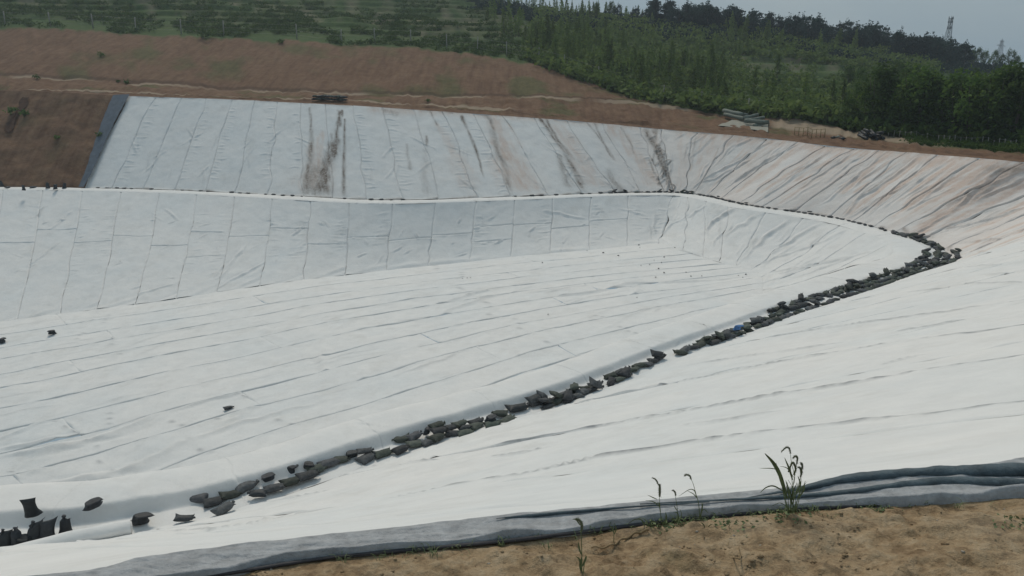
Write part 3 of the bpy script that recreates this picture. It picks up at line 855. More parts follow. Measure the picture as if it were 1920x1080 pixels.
for a0, a1 in zip(bA[:-1], bA[1:]):
    far = bench.T(np.array(a0)) > T_CORNER
    # sampled densely across the profile so the low wall stays crisp
    make_panel(bench, fb_, g_b, a0, a1, 0.0, 1.0, 0.14 if not far else 0.2, 0.03, 0.02, (0.4, 0.4, 0, 0), 0.3, 0.03, stepB=0.07, wob=0.06, extra=bench_extra)

# ------------------------------------------------------------------ lower slope liner
Cc = lambda t: bench_pt(t, np.ones_like(np.asarray(t, float)))
lower = Loft(Cc, Fc, 0, T_END, lambda t, s: -1.9 * s * (1 - s))
fl = Field()
LA = lambda t: float(lower.A(np.array(t)))
for pts, amp, w, sh in [
    ([(1376, 391), (1345, 412), (1322, 430)], 0.2, 0.16, .5), ([(1483, 407), (1440, 440), (1413, 467)], 0.16, 0.15, .3), ([(1537, 420), (1490, 447), (1443, 477)], 0.15, 0.14, .3),
    ([(1430, 400), (1390, 425), (1350, 450)], 0.12, 0.12, .2), ([(1370, 423), (1345, 450), (1335, 462)], 0.12, 0.12, .1), ([(1326, 385), (1280, 412)], 0.12, 0.12, .2),
    ([(1590, 430), (1520, 462), (1420, 495)], 0.14, 0.15, .15), ([(1640, 470), (1560, 490), (1450, 515)], 0.10, 0.13, .3), ([(1600, 478), (1500, 500), (1440, 512)], 0.1, 0.12, .2),
    ([(1225, 395), (1226, 440)], 0.1, 0.12, .2), ([(1215, 420), (1222, 450)], 0.1, 0.1, .2), ([(1290, 400), (1255, 425), (1236, 445)], 0.12, 0.12, .2),
    ([(1020, 395), (1100, 408)], 0.1, 0.12, .1), ([(1160, 392), (1215, 405)], 0.1, 0.12, .1), ([(85, 385), (72, 408)], 0.1, 0.15, .5),
    ([(135, 395), (92, 432)], 0.12, 0.12, 0), ([(115, 455), (55, 495)], 0.12, 0.12, 0), ([(465, 450), (395, 530)], 0.13, 0.14, 0), ([(500, 500), (400, 533)], 0.12, 0.14, 0),
    ([(310, 390), (335, 412)], 0.12, 0.12, 0), ([(575, 460), (555, 478)], 0.1, 0.12, 0), ([(240, 545), (330, 540)], 0.1, 0.14, 0), ([(1500, 560), (1610, 545), (1670, 550)], 0.1, 0.15, .3)]:
    fl.fold(px_poly(lower, pts), amp, w, sh)
lowA = np.arange(LA(T_FAR), LA(T_END), 3.75)
for k, a_ in enumerate(lowA):
    L_ = float(lower.L(lower.T(np.array(a_))))
    if rng.random() < 0.85: ladder(fl, a_, L_ * rng.uniform(0.03, 0.3), L_ * rng.uniform(0.55, 0.95), rng.integers(6, 18), 1.4, 0.065, rng.choice([-1, 1]), 0.075)
    for j in range(4):
        b0 = rng.uniform(0.15, 0.85) * L_; c_ = a_ + rng.uniform(0.3, 3.4)
        fl.fold([(c_, b0), (c_ + rng.uniform(-1.2, 1.2), b0 + rng.uniform(-.8, 1.6))], rng.uniform(0.05, 0.12), 0.08, 0.05)
for k in range(34):
    a_ = rng.uniform(LA(TK[11]), LA(T_FAR)); L_ = float(lower.L(lower.T(np.array(a_)))); b0 = rng.uniform(0, .6) * L_
    fl.fold([(a_, b0), (a_ + rng.uniform(-.6, .6), b0 + rng.uniform(.2, .5) * L_)], rng.uniform(0.03, 0.09), rng.uniform(0.06, 0.12), rng.uniform(0, .25))

def toe_blend(T, S, A, Bm, D, W):
    L_ = lower.L(T)
    D = D * (1 - 0.85 * np.exp(-((L_ - Bm) / 0.35) ** 2)) - 0.02 * np.exp(-((L_ - Bm) / 0.2) ** 2)
    D = D + 0.05 * np.exp(-((L_ - Bm - 0.5) / 0.3) ** 2) * np.clip(0.5 + noise2(A / 2, A * 0, 4), 0, 1)
    return D, W
g_lf = thing('geotextile_liner', 'white patchwork of fabric sheets on the far lower slope below the bench', 'liner')
for k, (a0, a1) in enumerate(zip(lowA[:-1], lowA[1:])):
    amid = 0.5 * (a0 + a1)
    split = [0.44, 0.40, 0.47, 0.36, 0.45, 0.42][k % 6] + rng.uniform(-.05, .05)
    splits = [0, split, 1] if k > 0 else [0, 1]
    if k % 7 == 4: splits = [0, 0.36, 0.60, 1]
    for j in range(len(splits) - 1):
        make_panel(lower, fl, g_lf, a0, a1, splits[j], splits[j + 1], 0.12, 0.06, 0.065,
                   (0.85, 0.85, 0.7 * (j > 0), 0.7 * (j < len(splits) - 2)), 0.20, 0.06, wob=0.12, extra=toe_blend)
g_lr = thing('geotextile_liner', 'white folded fabric on the right lower slope curving round below the bench', 'liner')
lrA = np.linspace(LA(TK[11]), LA(T_FAR), 12)
for a0, a1 in zip(lrA[:-1], lrA[1:]):
    make_panel(lower, fl, g_lr, a0, a1, 0, 1, 0.12, 0.055, 0.06, (0.7, 0.7, 0, 0), 0.22, 0.09, wob=0.25, extra=toe_blend)
g_ln = thing('geotextile_liner', 'white fabric on the near lower slope dropping behind the berm', 'liner')
lnA = np.linspace(0, LA(TK[11]), 13)
for a0, a1 in zip(lnA[:-1], lnA[1:]):
    make_panel(lower, fl, g_ln, a0, a1, 0, 1, 0.3, 0.05, 0.06, (1, 1, 0, 0), 0.3, 0.05, wob=0.1)

# ------------------------------------------------------------------ floor liner
T11 = float(TK[11])
class FloorSurf(Loft):
    def base(self, t, s):                # t here runs 0..1 left to right, s 0 far .. 1 near
        u = np.asarray(t, float)
        a = Fc(T_END + (T_FAR - T_END) * u); b = Fc(T11 * u)
        s_ = s[..., None]
        P = a * (1 - s_) + b * s_
        toe = Fc(T_FAR - s * (T_FAR - T11))
        ln = Fc(np.full_like(s, T_FAR)) * (1 - s_) + Fc(np.full_like(s, T11)) * s_
        return P + (np.clip(u, 0, 1) ** 8)[..., None] * (toe - ln)
floor = FloorSurf(lambda u: Fc(T_END + (T_FAR - T_END) * np.asarray(u, float)), lambda u: Fc(T11 * np.asarray(u, float)), 0, 1)
ff = Field()
for pts, amp, w, sh in [
    ([(1420, 522), (1280, 530), (1170, 532), (1120, 541), (1000, 549), (920, 563), (820, 590), (640, 609)], 0.16, 0.2, .35),
    ([(620, 655), (616, 700), (640, 715)], 0.12, 0.25, 0), ([(1187, 530), (1188, 555)], 0.2, 0.14, 0),
    ([(640, 712), (560, 735), (400, 788)], 0.2, 0.3, .1), ([(240, 657), (290, 640), (330, 628)], 0.06, 0.12, .3),
    ([(1330, 560), (1250, 580), (1100, 612)], 0.06, 0.14, .2), ([(1000, 530), (930, 546), (900, 555)], 0.06, 0.12, .3),
    ([(345, 808), (450, 785), (640, 760)], 0.08, 0.2, .3), ([(0, 860), (120, 855), (240, 838), (340, 808)], 0.15, 0.3, .25),
    ([(0, 845), (60, 825), (110, 812)], 0.1, 0.2, .1), ([(980, 690), (900, 712), (780, 735)], 0.06, 0.12, .4)]:
    ff.fold(px_poly(floor, pts), amp, w, sh)
for pts in [[(123, 810), (165, 840), (210, 864)], [(280, 778), (310, 790), (337, 808)], [(347, 822), (387, 837)], [(183, 750), (173, 797)], [(395, 752), (400, 785)], [(503, 782), (545, 795), (580, 810)],
    [(857, 537), (900, 560), (930, 575), (953, 603)], [(968, 612), (1000, 635), (1020, 642)], [(1013, 650), (1047, 658)], [(1143, 607), (1190, 618)], [(1077, 623), (1117, 637)], [(202, 587), (195, 607)],
    [(155, 620), (147, 647)], [(222, 633), (213, 655)], [(175, 672), (167, 700)], [(20, 885), (50, 900), (110, 900)], [(815, 498), (825, 507)], [(865, 510), (872, 530)], [(1300, 440), (1330, 470)], [(1050, 560), (1100, 548)], [(1240, 590), (1290, 575), (1330, 560)]]:
    pp = px_poly(floor, pts); ff.fold(pp, 0.05, 0.08, 0.0); ff.stain(pp, 1, 0.55, 0.05, 0.05, 0.5)
for k in range(60):
    a_ = rng.uniform(10, float(floor.A(np.array(1.0))) - 4); b0 = rng.uniform(1, 30); an = rng.uniform(0.3, 2.8); ln = rng.uniform(0.8, 3.5)
    ff.fold([(a_, b0), (a_ + ln * .5 * math.cos(an) + .15, b0 + ln * .5 * math.sin(an)), (a_ + ln * math.cos(an), b0 + ln * math.sin(an))], rng.uniform(0.03, 0.08), rng.uniform(0.06, 0.13), rng.uniform(0, .1))
for k in range(110):
    L_ = 26; a_ = rng.uniform(8, float(floor.A(np.array(1.0))) - 3); b0 = rng.uniform(0.5, 32); ln = rng.uniform(1, 6)
    ff.fold([(a_, b0), (a_ + ln / 2, b0 + rng.uniform(-.1, .1) * ln), (a_ + ln, b0 + rng.uniform(-.12, .12) * ln)], rng.uniform(0.02, 0.05), rng.uniform(0.05, 0.1), rng.uniform(0, .35))
g_f = thing('geotextile_liner', 'white fabric laid in long strips over the sunken pit floor', 'liner')
A_f = float(floor.A(np.array(1.0)))
strips = np.concatenate([[0], np.cumsum(np.full(13, 1.0) + 0.25 * rng.uniform(-1, 1, 13))]); strips /= strips[-1]; strips[0] = -0.012
for j in range(13):
    cuts = [0]
    while cuts[-1] < A_f - 14: cuts.append(cuts[-1] + rng.uniform(14, 40))
    cuts = cuts[:-1] + [A_f] if A_f - cuts[-1] < 6 else cuts + [A_f]
    for i in range(len(cuts) - 1):
        make_panel(floor, ff, g_f, cuts[i], cuts[i + 1], strips[j], strips[j + 1], 0.26, 0.055, 0.07,
                   (0.15 * (i > 0), 0.15 * (i < len(cuts) - 2), j > 0, j < 12), 0.5, 0.06, stepB=0.15, wob=0.16)

# ------------------------------------------------------------------ near rim: grey membrane edge and dry soil
_e = [(0, X3(-10, -3.2, -2.2)), (1, unp(-330, 1215, z=-2.2)), (1.5, unp(150, 1120, z=-2.2)), (1.75, unp(430, 1078, z=-2.2)), (2, unp(640, 1046, z=-2.2)), (2.25, unp(960, 1016, z=-2.2)), (2.5, unp(1280, 977, z=-2.2)),
      (2.7, unp(1500, 958, z=-2.2)), (3, unp(1925, 930, z=-2.2)), (3.5, X3(6.2, 4.7, -2.36)), (4, X3(9.4, 6.5, -2.62)), (5, X3(12.9, 9.6, -2.95)), (6, X3(17.4, 13.6, -3.45)), (7, X3(20.9, 17.1, -3.85)),
      (8, X3(23.9, 20.2, -4.15)), (9, X3(29.4, 25.7, -4.55)), (10, X3(34.5, 32.8, -4.95)), (11, X3(38.6, 40, -5.35)), (12, X3(41.1, 47, -5.75))]
Ec = Curve([tk_(f) for f, _ in _e], np.array([p for _, p in _e]))

tg = np.unique(np.concatenate([np.linspace(0, TK[1], 40), np.linspace(TK[1], tk_(3.1), 620), np.linspace(tk_(3.1), TK[12], 200)]))
dg = np.concatenate([[-0.5, -0.25, -0.1], np.linspace(0, 1.9, 150), 1.9 + np.linspace(0, 1, 40)[1:] ** 2 * 24])
T_, D_ = np.meshgrid(tg, dg, indexing='ij')
def outv(t):
    e = 0.3; d = Ec(t + e) - Ec(t - e); d[..., 2] = 0
    d /= np.linalg.norm(d, axis=-1, keepdims=True) + 1e-9
    return np.stack([d[..., 1], -d[..., 0], 0 * d[..., 0]], -1)
P = Ec(T_) + outv(T_) * D_[..., None]
dd = np.clip(D_, 0, None)
P[..., 2] += 0.42 * (1 - np.exp(-dd / 2.2)) * (1 - smooth(TK[4], TK[6], T_)) - (D_ < 0) * (0.10 + 1.1 * np.clip(-D_, 0, 1)) - 0.25 * smooth(TK[8], TK[9], T_) * smooth(0.3, 3, dd)
X_, Y_ = P[..., 0], P[..., 1]
clod = 0.055 * fbm(X_ / 0.55, Y_ / 0.55, 101, 3) + 0.038 * fbm(X_ / 0.16, Y_ / 0.13, 102, 3)
rid = np.abs(fbm(X_ / 0.30 + 3, Y_ / 0.22, 103, 3)); clod += 0.06 * rid * smooth(-0.2, 0.5, noise2(X_ / 0.5, Y_ / 0.5, 104))
lum = fbm(X_ / 0.075, Y_ / 0.075, 107, 2); clod += 0.030 * np.sqrt(np.clip(lum - 0.12, 0, 1)) * smooth(-0.3, 0.3, noise2(X_ / 0.4, Y_ / 0.4, 108))
clod += 0.012 * fbm(X_ / 0.035, Y_ / 0.035, 105, 2)
P[..., 2] += clod * smooth(-0.02, 0.1, D_) * (1 + 1.5 * smooth(2, 8, dd))
me = mesh_from('ground', P.reshape(-1, 3), grid_faces(len(tg), len(dg)), SOIL)
link('ground', me, kind='structure')
GT, GD, GP = T_, D_, P
def ground_at(px, py):
    gx, gy = proj(GP); i = np.argmin((gx - px) ** 2 + (gy - py) ** 2 + 1e6 * (GP[..., 1] < 0.5))
    return GP.reshape(-1, 3)[i]

# loose crumbs of soil
V, Fa = [], []
ico = np.array([(1, 0, 0), (-1, 0, 0), (0, 1, 0), (0, -1, 0), (0, 0, 1), (0, 0, -1)], float)
icf = [(0, 2, 4), (2, 1, 4), (1, 3, 4), (3, 0, 4), (2, 0, 5), (1, 2, 5), (3, 1, 5), (0, 3, 5)]
n = 0
flatP = GP[(GD > 0.02) & (GD < 1.8) & (GT > TK[1]) & (GT < tk_(3.1))]
for k in range(4200):
    p = flatP[rng.integers(len(flatP))]
    if noise2(p[0] / 0.3, p[1] / 0.3, 9) < -0.15: continue
    s = rng.uniform(0.003, 0.009) * (2.0 if rng.random() < 0.06 else 1)
    v = ico * rng.uniform(0.6, 1.3, (6, 1)) * s * np.array([1.2, 1, 0.7]) + p + np.array([rng.uniform(-.01, .01), rng.uniform(-.01, .01), s * 0.2])
    V.append(v); Fa.append(np.array(icf) + n); n += 6
me = mesh_from('soil_crumbs', np.concatenate(V), np.concatenate(Fa), SOIL, False)
link('soil_crumbs', me, kind='stuff', label='small crumbs and clods of dry soil scattered on the foreground ground', cat='soil')

edge_t = thing('geomembrane_edge', 'folded grey membrane edge lying between the white fabric and the soil in front', 'membrane')
tt_ = np.unique(np.concatenate([np.linspace(0, TK[1], 30), np.linspace(TK[1], tk_(3.1), 700), np.linspace(tk_(3.1), TK[11], 160)]))
vv_ = np.linspace(-0.06, 1.06, 34)
T_, V_ = np.meshgrid(tt_, vv_, indexing='ij')
a_, b_e = Rc(T_), Ec(T_)
P = a_ * (1 - V_[..., None]) + b_e * V_[..., None]
al = T_
P[..., 2] += 0.022 + 0.010 * fbm(P[..., 0] / 1.3, V_ * 1.6, 5, 4) + 0.006 * fbm(P[..., 0] / 0.5, V_ * 7, 6, 3) + 0.015 * np.exp(-((V_ - 0.35 - 0.1 * noise2(P[..., 0] / .9, 0 * V_, 12)) / 0.05) ** 2) * np.clip(noise2(P[..., 0] / 1.1, 0 * V_, 7), 0, 1)
P[..., 2] += 0.03 * np.exp(-((V_ - 0.96) / 0.07) ** 2) * (1 + 0.6 * noise2(P[..., 0] / 0.25, 0 * V_, 15)) - 0.06 * smooth(1.0, 1.06, V_) - 0.03 * smooth(-0.02, -0.06, V_)
P[..., 2] += 0.007 * fbm(P[..., 0] / 0.16, P[..., 1] / 0.03, 81, 3) + 0.004 * np.abs(fbm(P[..., 0] / 0.30, P[..., 1] / 0.12, 82, 3))
P[..., 1] += 0.012 * noise2(P[..., 0] / 0.35, 0 * V_, 19) * smooth(0.7, 1.0, V_) + 0.006 * noise2(P[..., 0] / 0.12, 0 * V_, 29) * smooth(0.7, 1.0, V_)
me = mesh_from('sheet', P.reshape(-1, 3), grid_faces(len(tt_), len(vv_)), MEMB)
link('sheet', me, edge_t)
MEMB_FOLD = simple_mat('teal_grey_membrane_fold', (0.075, 0.100, 0.112), 0.5, 0.4, 7, 0.012, 45)
MEMB_HEM = simple_mat('dark_membrane_hem', (0.055, 0.052, 0.055), 0.7, 0.3, 6, 0.005, 60)
def fold_tube(path, rad, name, mat, flat=0.7, z=-2.165, seg=10):
    cv = Curve(np.arange(len(path)), np.array([unp(x, y, z=z) for x, y in path]))
    u = np.linspace(0, len(path) - 1, 26 * (len(path) - 1))
    C = cv(u); r = np.interp(u, np.arange(len(path)), rad)
    V = []
    for i in range(len(u)):
        d = cv(np.array(min(u[i] + .02, u[-1]))) - cv(np.array(max(u[i] - .02, 0))); d = d / np.linalg.norm(d)
        sd = np.array([d[1], -d[0], 0])
        for k in range(seg):
            an = 2 * math.pi * k / seg
            rr = r[i] * (1 + 0.10 * float(noise2(u[i] * 7, k * 0.8, 13)) + 0.24 * float(noise2(u[i] * 2.4, k * 0.7, 3)) + 0.05 * float(noise2(u[i] * 14, k * 0.9, 4)))
            V.append(C[i] + sd * math.cos(an) * rr + np.array([0, 0, math.sin(an) * rr * flat]))
    Fa = []
    for i in range(len(u) - 1):
        for k in range(seg):
            k2 = (k + 1) % seg
            Fa.append((i * seg + k, i * seg + k2, (i + 1) * seg + k2, (i + 1) * seg + k))
    return link(name, mesh_from(name, np.array(V), np.array(Fa), mat), edge_t)
fold_tube([(1400, 933), (1500, 916), (1600, 896), (1720, 885), (1850, 882), (1990, 878), (2500, 862), (2560, 862)], [0.002, 0.014, 0.034, 0.042, 0.048, 0.05, 0.04, 0.003], 'fold', MEMB_FOLD, 0.6)
fold_tube([(1200, 945), (1400, 935), (1560, 925), (1660, 912), (1760, 902), (1850, 903), (1990, 905), (2450, 885), (2500, 885)], [0.004, 0.008, 0.016, 0.022, 0.028, 0.03, 0.032, 0.025, 0.003], 'fold', MEMB_FOLD, 0.65)
fold_tube([(930, 972), (1000, 966), (1100, 957), (1200, 949), (1330, 941)], [0.002, 0.009, 0.008, 0.006, 0.003], 'fold', MEMB_FOLD, 0.9)
_hp = [(-330, 1208), (150, 1116), (430, 1074), (640, 1043), (960, 1013), (1280, 974), (1500, 955), (1720, 943), (1925, 927), (2300, 905)]
fold_tube(_hp, [0.010] * 10, 'hem', MEMB_HEM, 0.8, -2.185)

# ------------------------------------------------------------------ sandbags
def bag_mesh(kind, seed):
    """woven sack: a stuffed pillow with pinched corners and one gathered end; lying, standing on end or slumped"""
    r = np.random.default_rng(seed)
    n1, n2 = 19, 13
    L, Wd, H = 0.275 * r.uniform(0.9, 1.1), 0.195 * r.uniform(0.9, 1.12), 0.118 * r.uniform(0.85, 1.2)
    p = np.sin(np.linspace(-1, 1, n1) * math.pi / 2); q = np.sin(np.linspace(-1, 1, n2) * math.pi / 2)
    Pg, Qg = np.meshgrid(p, q, indexing='ij')
    def side(sgn):
        x = Pg * L * (1 - 0.10 * (1 - Pg ** 2) * 0 - 0.14 * (1 - Qg ** 2) * np.abs(Pg) ** 3 * -1 - 0.10 * (1 - np.abs(Qg)))
        y = Qg * Wd * (1 - 0.16 * (1 - np.abs(Pg) ** 2.5))
        y = y * np.where(Pg < 0, 1, 1.0)
        gather = smooth(0.45, 1.0, Pg)
        y = y * (1 - 0.62 * gather * (1 - 0.5 * smooth(0.9, 1.0, Pg))) if kind in ('lying', 'upright') else y
        th = np.clip((1 - Pg ** 4) * (1 - np.abs(Qg) ** 2.6), 0, 1) ** 0.5
        fat = 1 - 0.35 * Pg * (0.4 if kind == 'lying' else 1.0)
        z = sgn * H * th * fat
        cre = 0.016 * fbm(Pg * 2.2 + seed, Qg * 2.6 + sgn, seed, 3) + 0.009 * np.abs(fbm(Pg * 7, Qg * 7, seed + 9 + sgn, 2))
        z = z + (cre * 1.3 - 0.010) * th * (1 if sgn > 0 else 0.3)
        z = z - 0.018 * gather * th * np.abs(np.sin(Qg * 9 + seed))
        return x, y, z
    V, Fa = [], []
    for sgn in (1, -1):
        x, y, z = side(sgn)
        # corners pinch and curl
        for cx in (-1, 1):
            for cy in (-1, 1):
                wgt = np.clip(1 - np.hypot(Pg - cx, Qg - cy) / 0.55, 0, 1) ** 1.5
                up = r.uniform(-0.02, 0.085) if sgn > 0 else None
                if sgn > 0: side_up = globals().setdefault('_cu', {}); side_up[(seed, kind, cx, cy)] = up
                up = globals()['_cu'][(seed, kind, cx, cy)]
                z = z + wgt * up; x = x + wgt * cx * 0.040; y = y + wgt * cy * 0.034
        if kind == 'lying':
            z = np.where(z < -H * 0.6, -H * 0.6 + (z + H * 0.6) * 0.15, z) + H * 0.62
            bend = np.random.default_rng(seed + 5).uniform(-0.35, 0.35); y = y + bend * x * x * 1.5
            sag = np.random.default_rng(seed + 6).uniform(-0.25, 0.35); z = z + np.abs(x) * sag * 0.35
            P = np.stack([x, y, np.maximum(z, 0.0)], -1)
        else:
            # stand the sack on its end: long axis becomes height
            h = (x + L) / (2 * L); Hh = 0.56
            base = 1 + 0.55 * (1 - smooth(0, 0.35, h))
            X, Y, Zc = y * 1.05, z * base * 0.95, h * Hh
            X = X * (1 + 0.12 * (1 - h))
            lean = np.random.default_rng(seed + 7).uniform(-0.10, 0.16); X = X + lean * h * h
            if kind == 'slumped':
                z0 = 0.40 * Hh; dz = np.clip(Zc - z0, 0, None); ang = np.clip(dz / (Hh - z0), 0, 1) * 1.35
                Y = Y * 1.25 - dz * np.sin(ang) * 0.75; X = X * 1.12; Zc = np.where(Zc > z0, z0 + dz * np.cos(ang) * 0.8, Zc) * 0.92
            P = np.stack([X, Y, np.maximum(Zc, 0)], -1)
        base_i = len(V) * 0 + sum(len(v) for v in V)
        V.append(P.reshape(-1, 3)); f = grid_faces(n1, n2) + base_i
        Fa.append(f if sgn > 0 else f[:, ::-1])
    V = np.concatenate(V); Fq = np.concatenate(Fa)
    if kind in ('lying', 'upright'):         # frayed gathered neck
        ex = MB()
        if kind == 'lying':
            a_ = np.array([L * 1.0, 0.0, H * 0.55]); ax = np.array([1, r.uniform(-.7, .7), r.uniform(0.0, 1.0)])
        else:
            a_ = np.array([0.0, 0.0, 0.56]); ax = np.array([r.uniform(-.6, .6), -0.2, 1.0])
        ax = ax / np.linalg.norm(ax)
        ex.tube([tuple(a_ - ax * 0.06), tuple(a_), tuple(a_ + ax * 0.03), tuple(a_ + ax * 0.09)], [0.06, 0.026, 0.030, 0.055 * r.uniform(.6, 1.2)], 7)
        Fl = [tuple(f) for f in Fq] + [tuple(int(q_) + len(V) for q_ in f) for f in ex.f]
        V = np.concatenate([V, np.concatenate(ex.v)])
        return mesh_from('sandbag', V, Fl, BAG)
    return mesh_from('sandbag', V, Fq, BAG)
BAG_GREEN = simple_mat('green_grey_woven_bag', (0.070, 0.080, 0.066), 0.8, 0.3, 9, 0.02, 14, obj_var=0.4)
BAG_BLACK = simple_mat('black_plastic_bag', (0.030, 0.034, 0.038), 0.6, 0.3, 9, 0.015, 14, obj_var=0.3)
LY = [bag_mesh('lying', 10 + k) for k in range(7)]
LYG = []
for k in range(5):
    m_ = bag_mesh('lying', 60 + k); m_.materials[0] = BAG_GREEN; LYG.append(m_)
def blackened(k, s):
    m_ = bag_mesh(k, s); m_.materials[0] = BAG_BLACK; return m_
UP = [blackened('upright_eared', 31), blackened('upright', 32), blackened('upright_eared', 33), blackened('upright', 34)]
SL = [blackened('slumped', 41), blackened('slumped', 42), blackened('slumped', 43)]
LYB = [blackened('lying', 51), blackened('lying', 52)]

JOIN = []
def bag(me, p, yaw, label, group=None, sc=1.0, tilt=(0, 0)):
    if group and (group.startswith('thin line') or group.startswith('broken line')):
        co = np.empty(len(me.vertices) * 3, np.float32); me.vertices.foreach_get('co', co)
        c_, s_ = math.cos(yaw), math.sin(yaw); co = co.reshape(-1, 3) * sc
        JOIN.append((co @ np.array([[c_, s_, 0], [-s_, c_, 0], [0, 0, 1]]) + np.array(p), [tuple(q.vertices) for q in me.polygons])); return
    return link('sandbag', me, None, label, 'sandbag', group, None, tuple(p), (tilt[0], tilt[1], yaw), (sc, sc, sc * rng.uniform(0.9, 1.08)))
def at(px, py, z=ZB + 0.03): return unp(px, py, z=z)
R = math.radians
# single bags of the near left, each on its own (traced)
S_ = [
 (UP[0], 62, 966, ZB + 0.47, 0.1, 'upright black sack with two pointed ears standing alone on the berm at far left', 0.88),
 (SL[0], 176, 951, ZB + 0.50, 0.5, 'slumped black sack on the berm edge, right of the lone upright one', 0.8),
 (UP[3], 8, 1030, ZB + .02, 0.2, 'black sack cut by the left photo edge in the trench', 0.8),
 (UP[1], 34, 1026, ZB + .02, 1.1, 'second black sack from the left photo edge, in the crowded trench group', 0.75),
 (SL[1], 52, 1020, ZB + .02, -0.4, 'low black sack wedged in the middle of the crowded trench group', 0.8),
 (UP[3], 66, 1016, ZB + .02, 0.9, 'tall leaning black sack at the right end of the crowded trench group', 0.9),
 (UP[2], 89, 1013, ZB + .02, 0.05, 'square topped upright black sack with one ear, between two others in the trench', 0.85),
 (UP[1], 125, 1003, ZB + .02, -0.3, 'rounded upright black sack with pointed neck beside the white fabric roll', 0.9),
 (SL[2], 262, 981, ZB + .02, 0.4, 'black sack sitting at the end of the white fabric roll, knotted neck up', 0.95),
 (LYB[0], 345, 975, ZB + .22, 0.35, 'small single dark sandbag lying alone on the near slope foot', 0.7),
 (LY[0], 421, 958, ZB + .20, 0.5, 'purplish dark sandbag lying in front of the row on the near slope foot', 0.85),
 (LY[1], 372, 939, ZB + .02, 2.9, 'first sandbag of the row, its gathered neck pointing up', 0.95),
 (LY[2], 400, 944, ZB + .05, 0.4, 'sandbag lying just right of the first bag of the row', 0.9),
 (LYG[0], 432, 932, ZB + .03, 0.6, 'long sandbag in the row, behind the purplish bag', 0.95),
 (LY[3], 462, 917, ZB + .05, 0.5, 'sandbag with raised corner at the end of the first short row', 0.95),
 (SL[0], 503, 900, ZB + .08, 0.2, 'dark bag with two raised corners against the trench wall', 0.75),
 (LYB[1], 484, 928, ZB + .12, 3.3, 'small dark bag at the left end of the long sausage-like row', 0.75),
 (LY[4], 515, 919, ZB + .10, 0.45, 'sausage-like sandbag, second of its row', 0.9),
 (LYG[1], 546, 907, ZB + .10, 0.5, 'brownish sandbag in the middle of the sausage-like row', 0.9),
 (LY[5], 577, 896, ZB + .10, 0.4, 'dark sandbag at the right end of the sausage-like row', 0.95),
 (SL[1], 545, 886, ZB + .05, 1.4, 'blocky dark bag propped against the trench wall', 0.7),
 (SL[2], 578, 877, ZB + .10, -0.5, 'dark bag with ragged open neck at the back of the trench', 0.7),
 (LYG[2], 594, 883, ZB + .05, 0.2, 'grey green sandbag in front of the ragged necked one', 0.9),
 (LY[0], 618, 873, ZB + .06, 0.4, 'grey sandbag leaning over its neighbour below the wall seam', 0.95),
 (LYG[3], 638, 865, ZB + .05, 0.3, 'dark rounded bag just left of the square grey one', 0.8),
 (SL[0], 659, 856, ZB + .05, 0.0, 'square grey sandbag standing against the trench wall', 0.72),
 (LY[2], 688, 862, ZB + .05, 0.6, 'purplish sandbag lying under another, before the thin gap', 0.95),
 (LY[6], 684, 848, ZB + .20, 0.1, 'grey sandbag lying on top of the purplish one', 0.75),
 (LYG[4], 718, 853, ZB + .05, 0.2, 'flat grey sandbag right of the stacked pair', 0.9),
 (LY[3], 752, 846, ZB + .08, 0.1, 'small lumpy sandbag between two longer groups', 0.8),
 (LYG[0], 752, 827, ZB + .05, 2.8, 'grey green sandbag with its neck up at the start of the heaped group', 0.9),
 (LY[4], 777, 821, ZB + .10, 0.4, 'sandbag at the back of the heaped group near its left end', 0.85),
 (LYG[1], 778, 836, ZB + .05, 0.3, 'round front sandbag near the left end of the heaped group', 0.85),
 (LY[6], 804, 832, ZB + .05, 0.3, 'wide front sandbag in the heaped group', 0.9),
 (SL[2], 800, 812, ZB + .12, 0.9, 'pointed dark bag poking up in the heaped group', 0.6),
 (LYG[2], 820, 824, ZB + .10, 0.9, 'front sandbag under the topmost bag of the heap', 0.9),
 (LYG[3], 820, 800, ZB + .28, 0.1, 'topmost green grey sandbag of the heaped group', 0.8),
 (LY[1], 824, 811, ZB + .20, 0.2, 'sandbag directly under the topmost one of the heap', 0.9),
 (LY[5], 847, 804, ZB + .15, 0.5, 'purplish sandbag at the back right of the heap', 0.8),
 (LY[2], 848, 816, ZB + .05, 0.1, 'bluish front sandbag right of the heap', 0.85),
 (LYG[4], 872, 814, ZB + .05, 0.2, 'grey green front sandbag, second right of the heap', 0.85),
 (LYG[0], 862, 798, ZB + .18, 0.2, 'brown grey sandbag lying on the back row right of the heap', 0.9),
 (LY[3], 872, 805, ZB + .10, 0.0, 'small bag squeezed between two rows right of the heap', 0.7),
 (LYG[1], 893, 803, ZB + .05, 0.25, 'greenish oval sandbag at the right end of the long heap', 0.95),
 (LY[6], 894, 793, ZB + .12, 0.4, 'dark sandbag behind the greenish oval one', 0.9),
 (LYG[2], 924, 800, ZB + .05, 0.1, 'dark green sandbag lying under the pointed one', 0.85),
 (SL[1], 920, 789, ZB + .14, 0.2, 'pointed green bag rising to a sharp tip', 0.72),
 (LYG[3], 938, 778, ZB + .10, 2.9, 'green bag with pointed left end against the wall', 0.85),
 (LYG[4], 952, 790, ZB + .05, 0.2, 'plain green sandbag right of the pointed one, last before the gap', 0.95),
 (LYB[0], 971, 769, ZB + .05, 0.1, 'big diamond shaped dark bag lying alone in the gap', 1.15),
]
for me_, px, py, z, yaw, lab, sc in S_:
    p = at(px, py, z)
    bag(me_, p, yaw + R(15) + rng.uniform(-.45, .45), lab, None, sc, (rng.uniform(-.12, .12), rng.uniform(-.12, .1)))

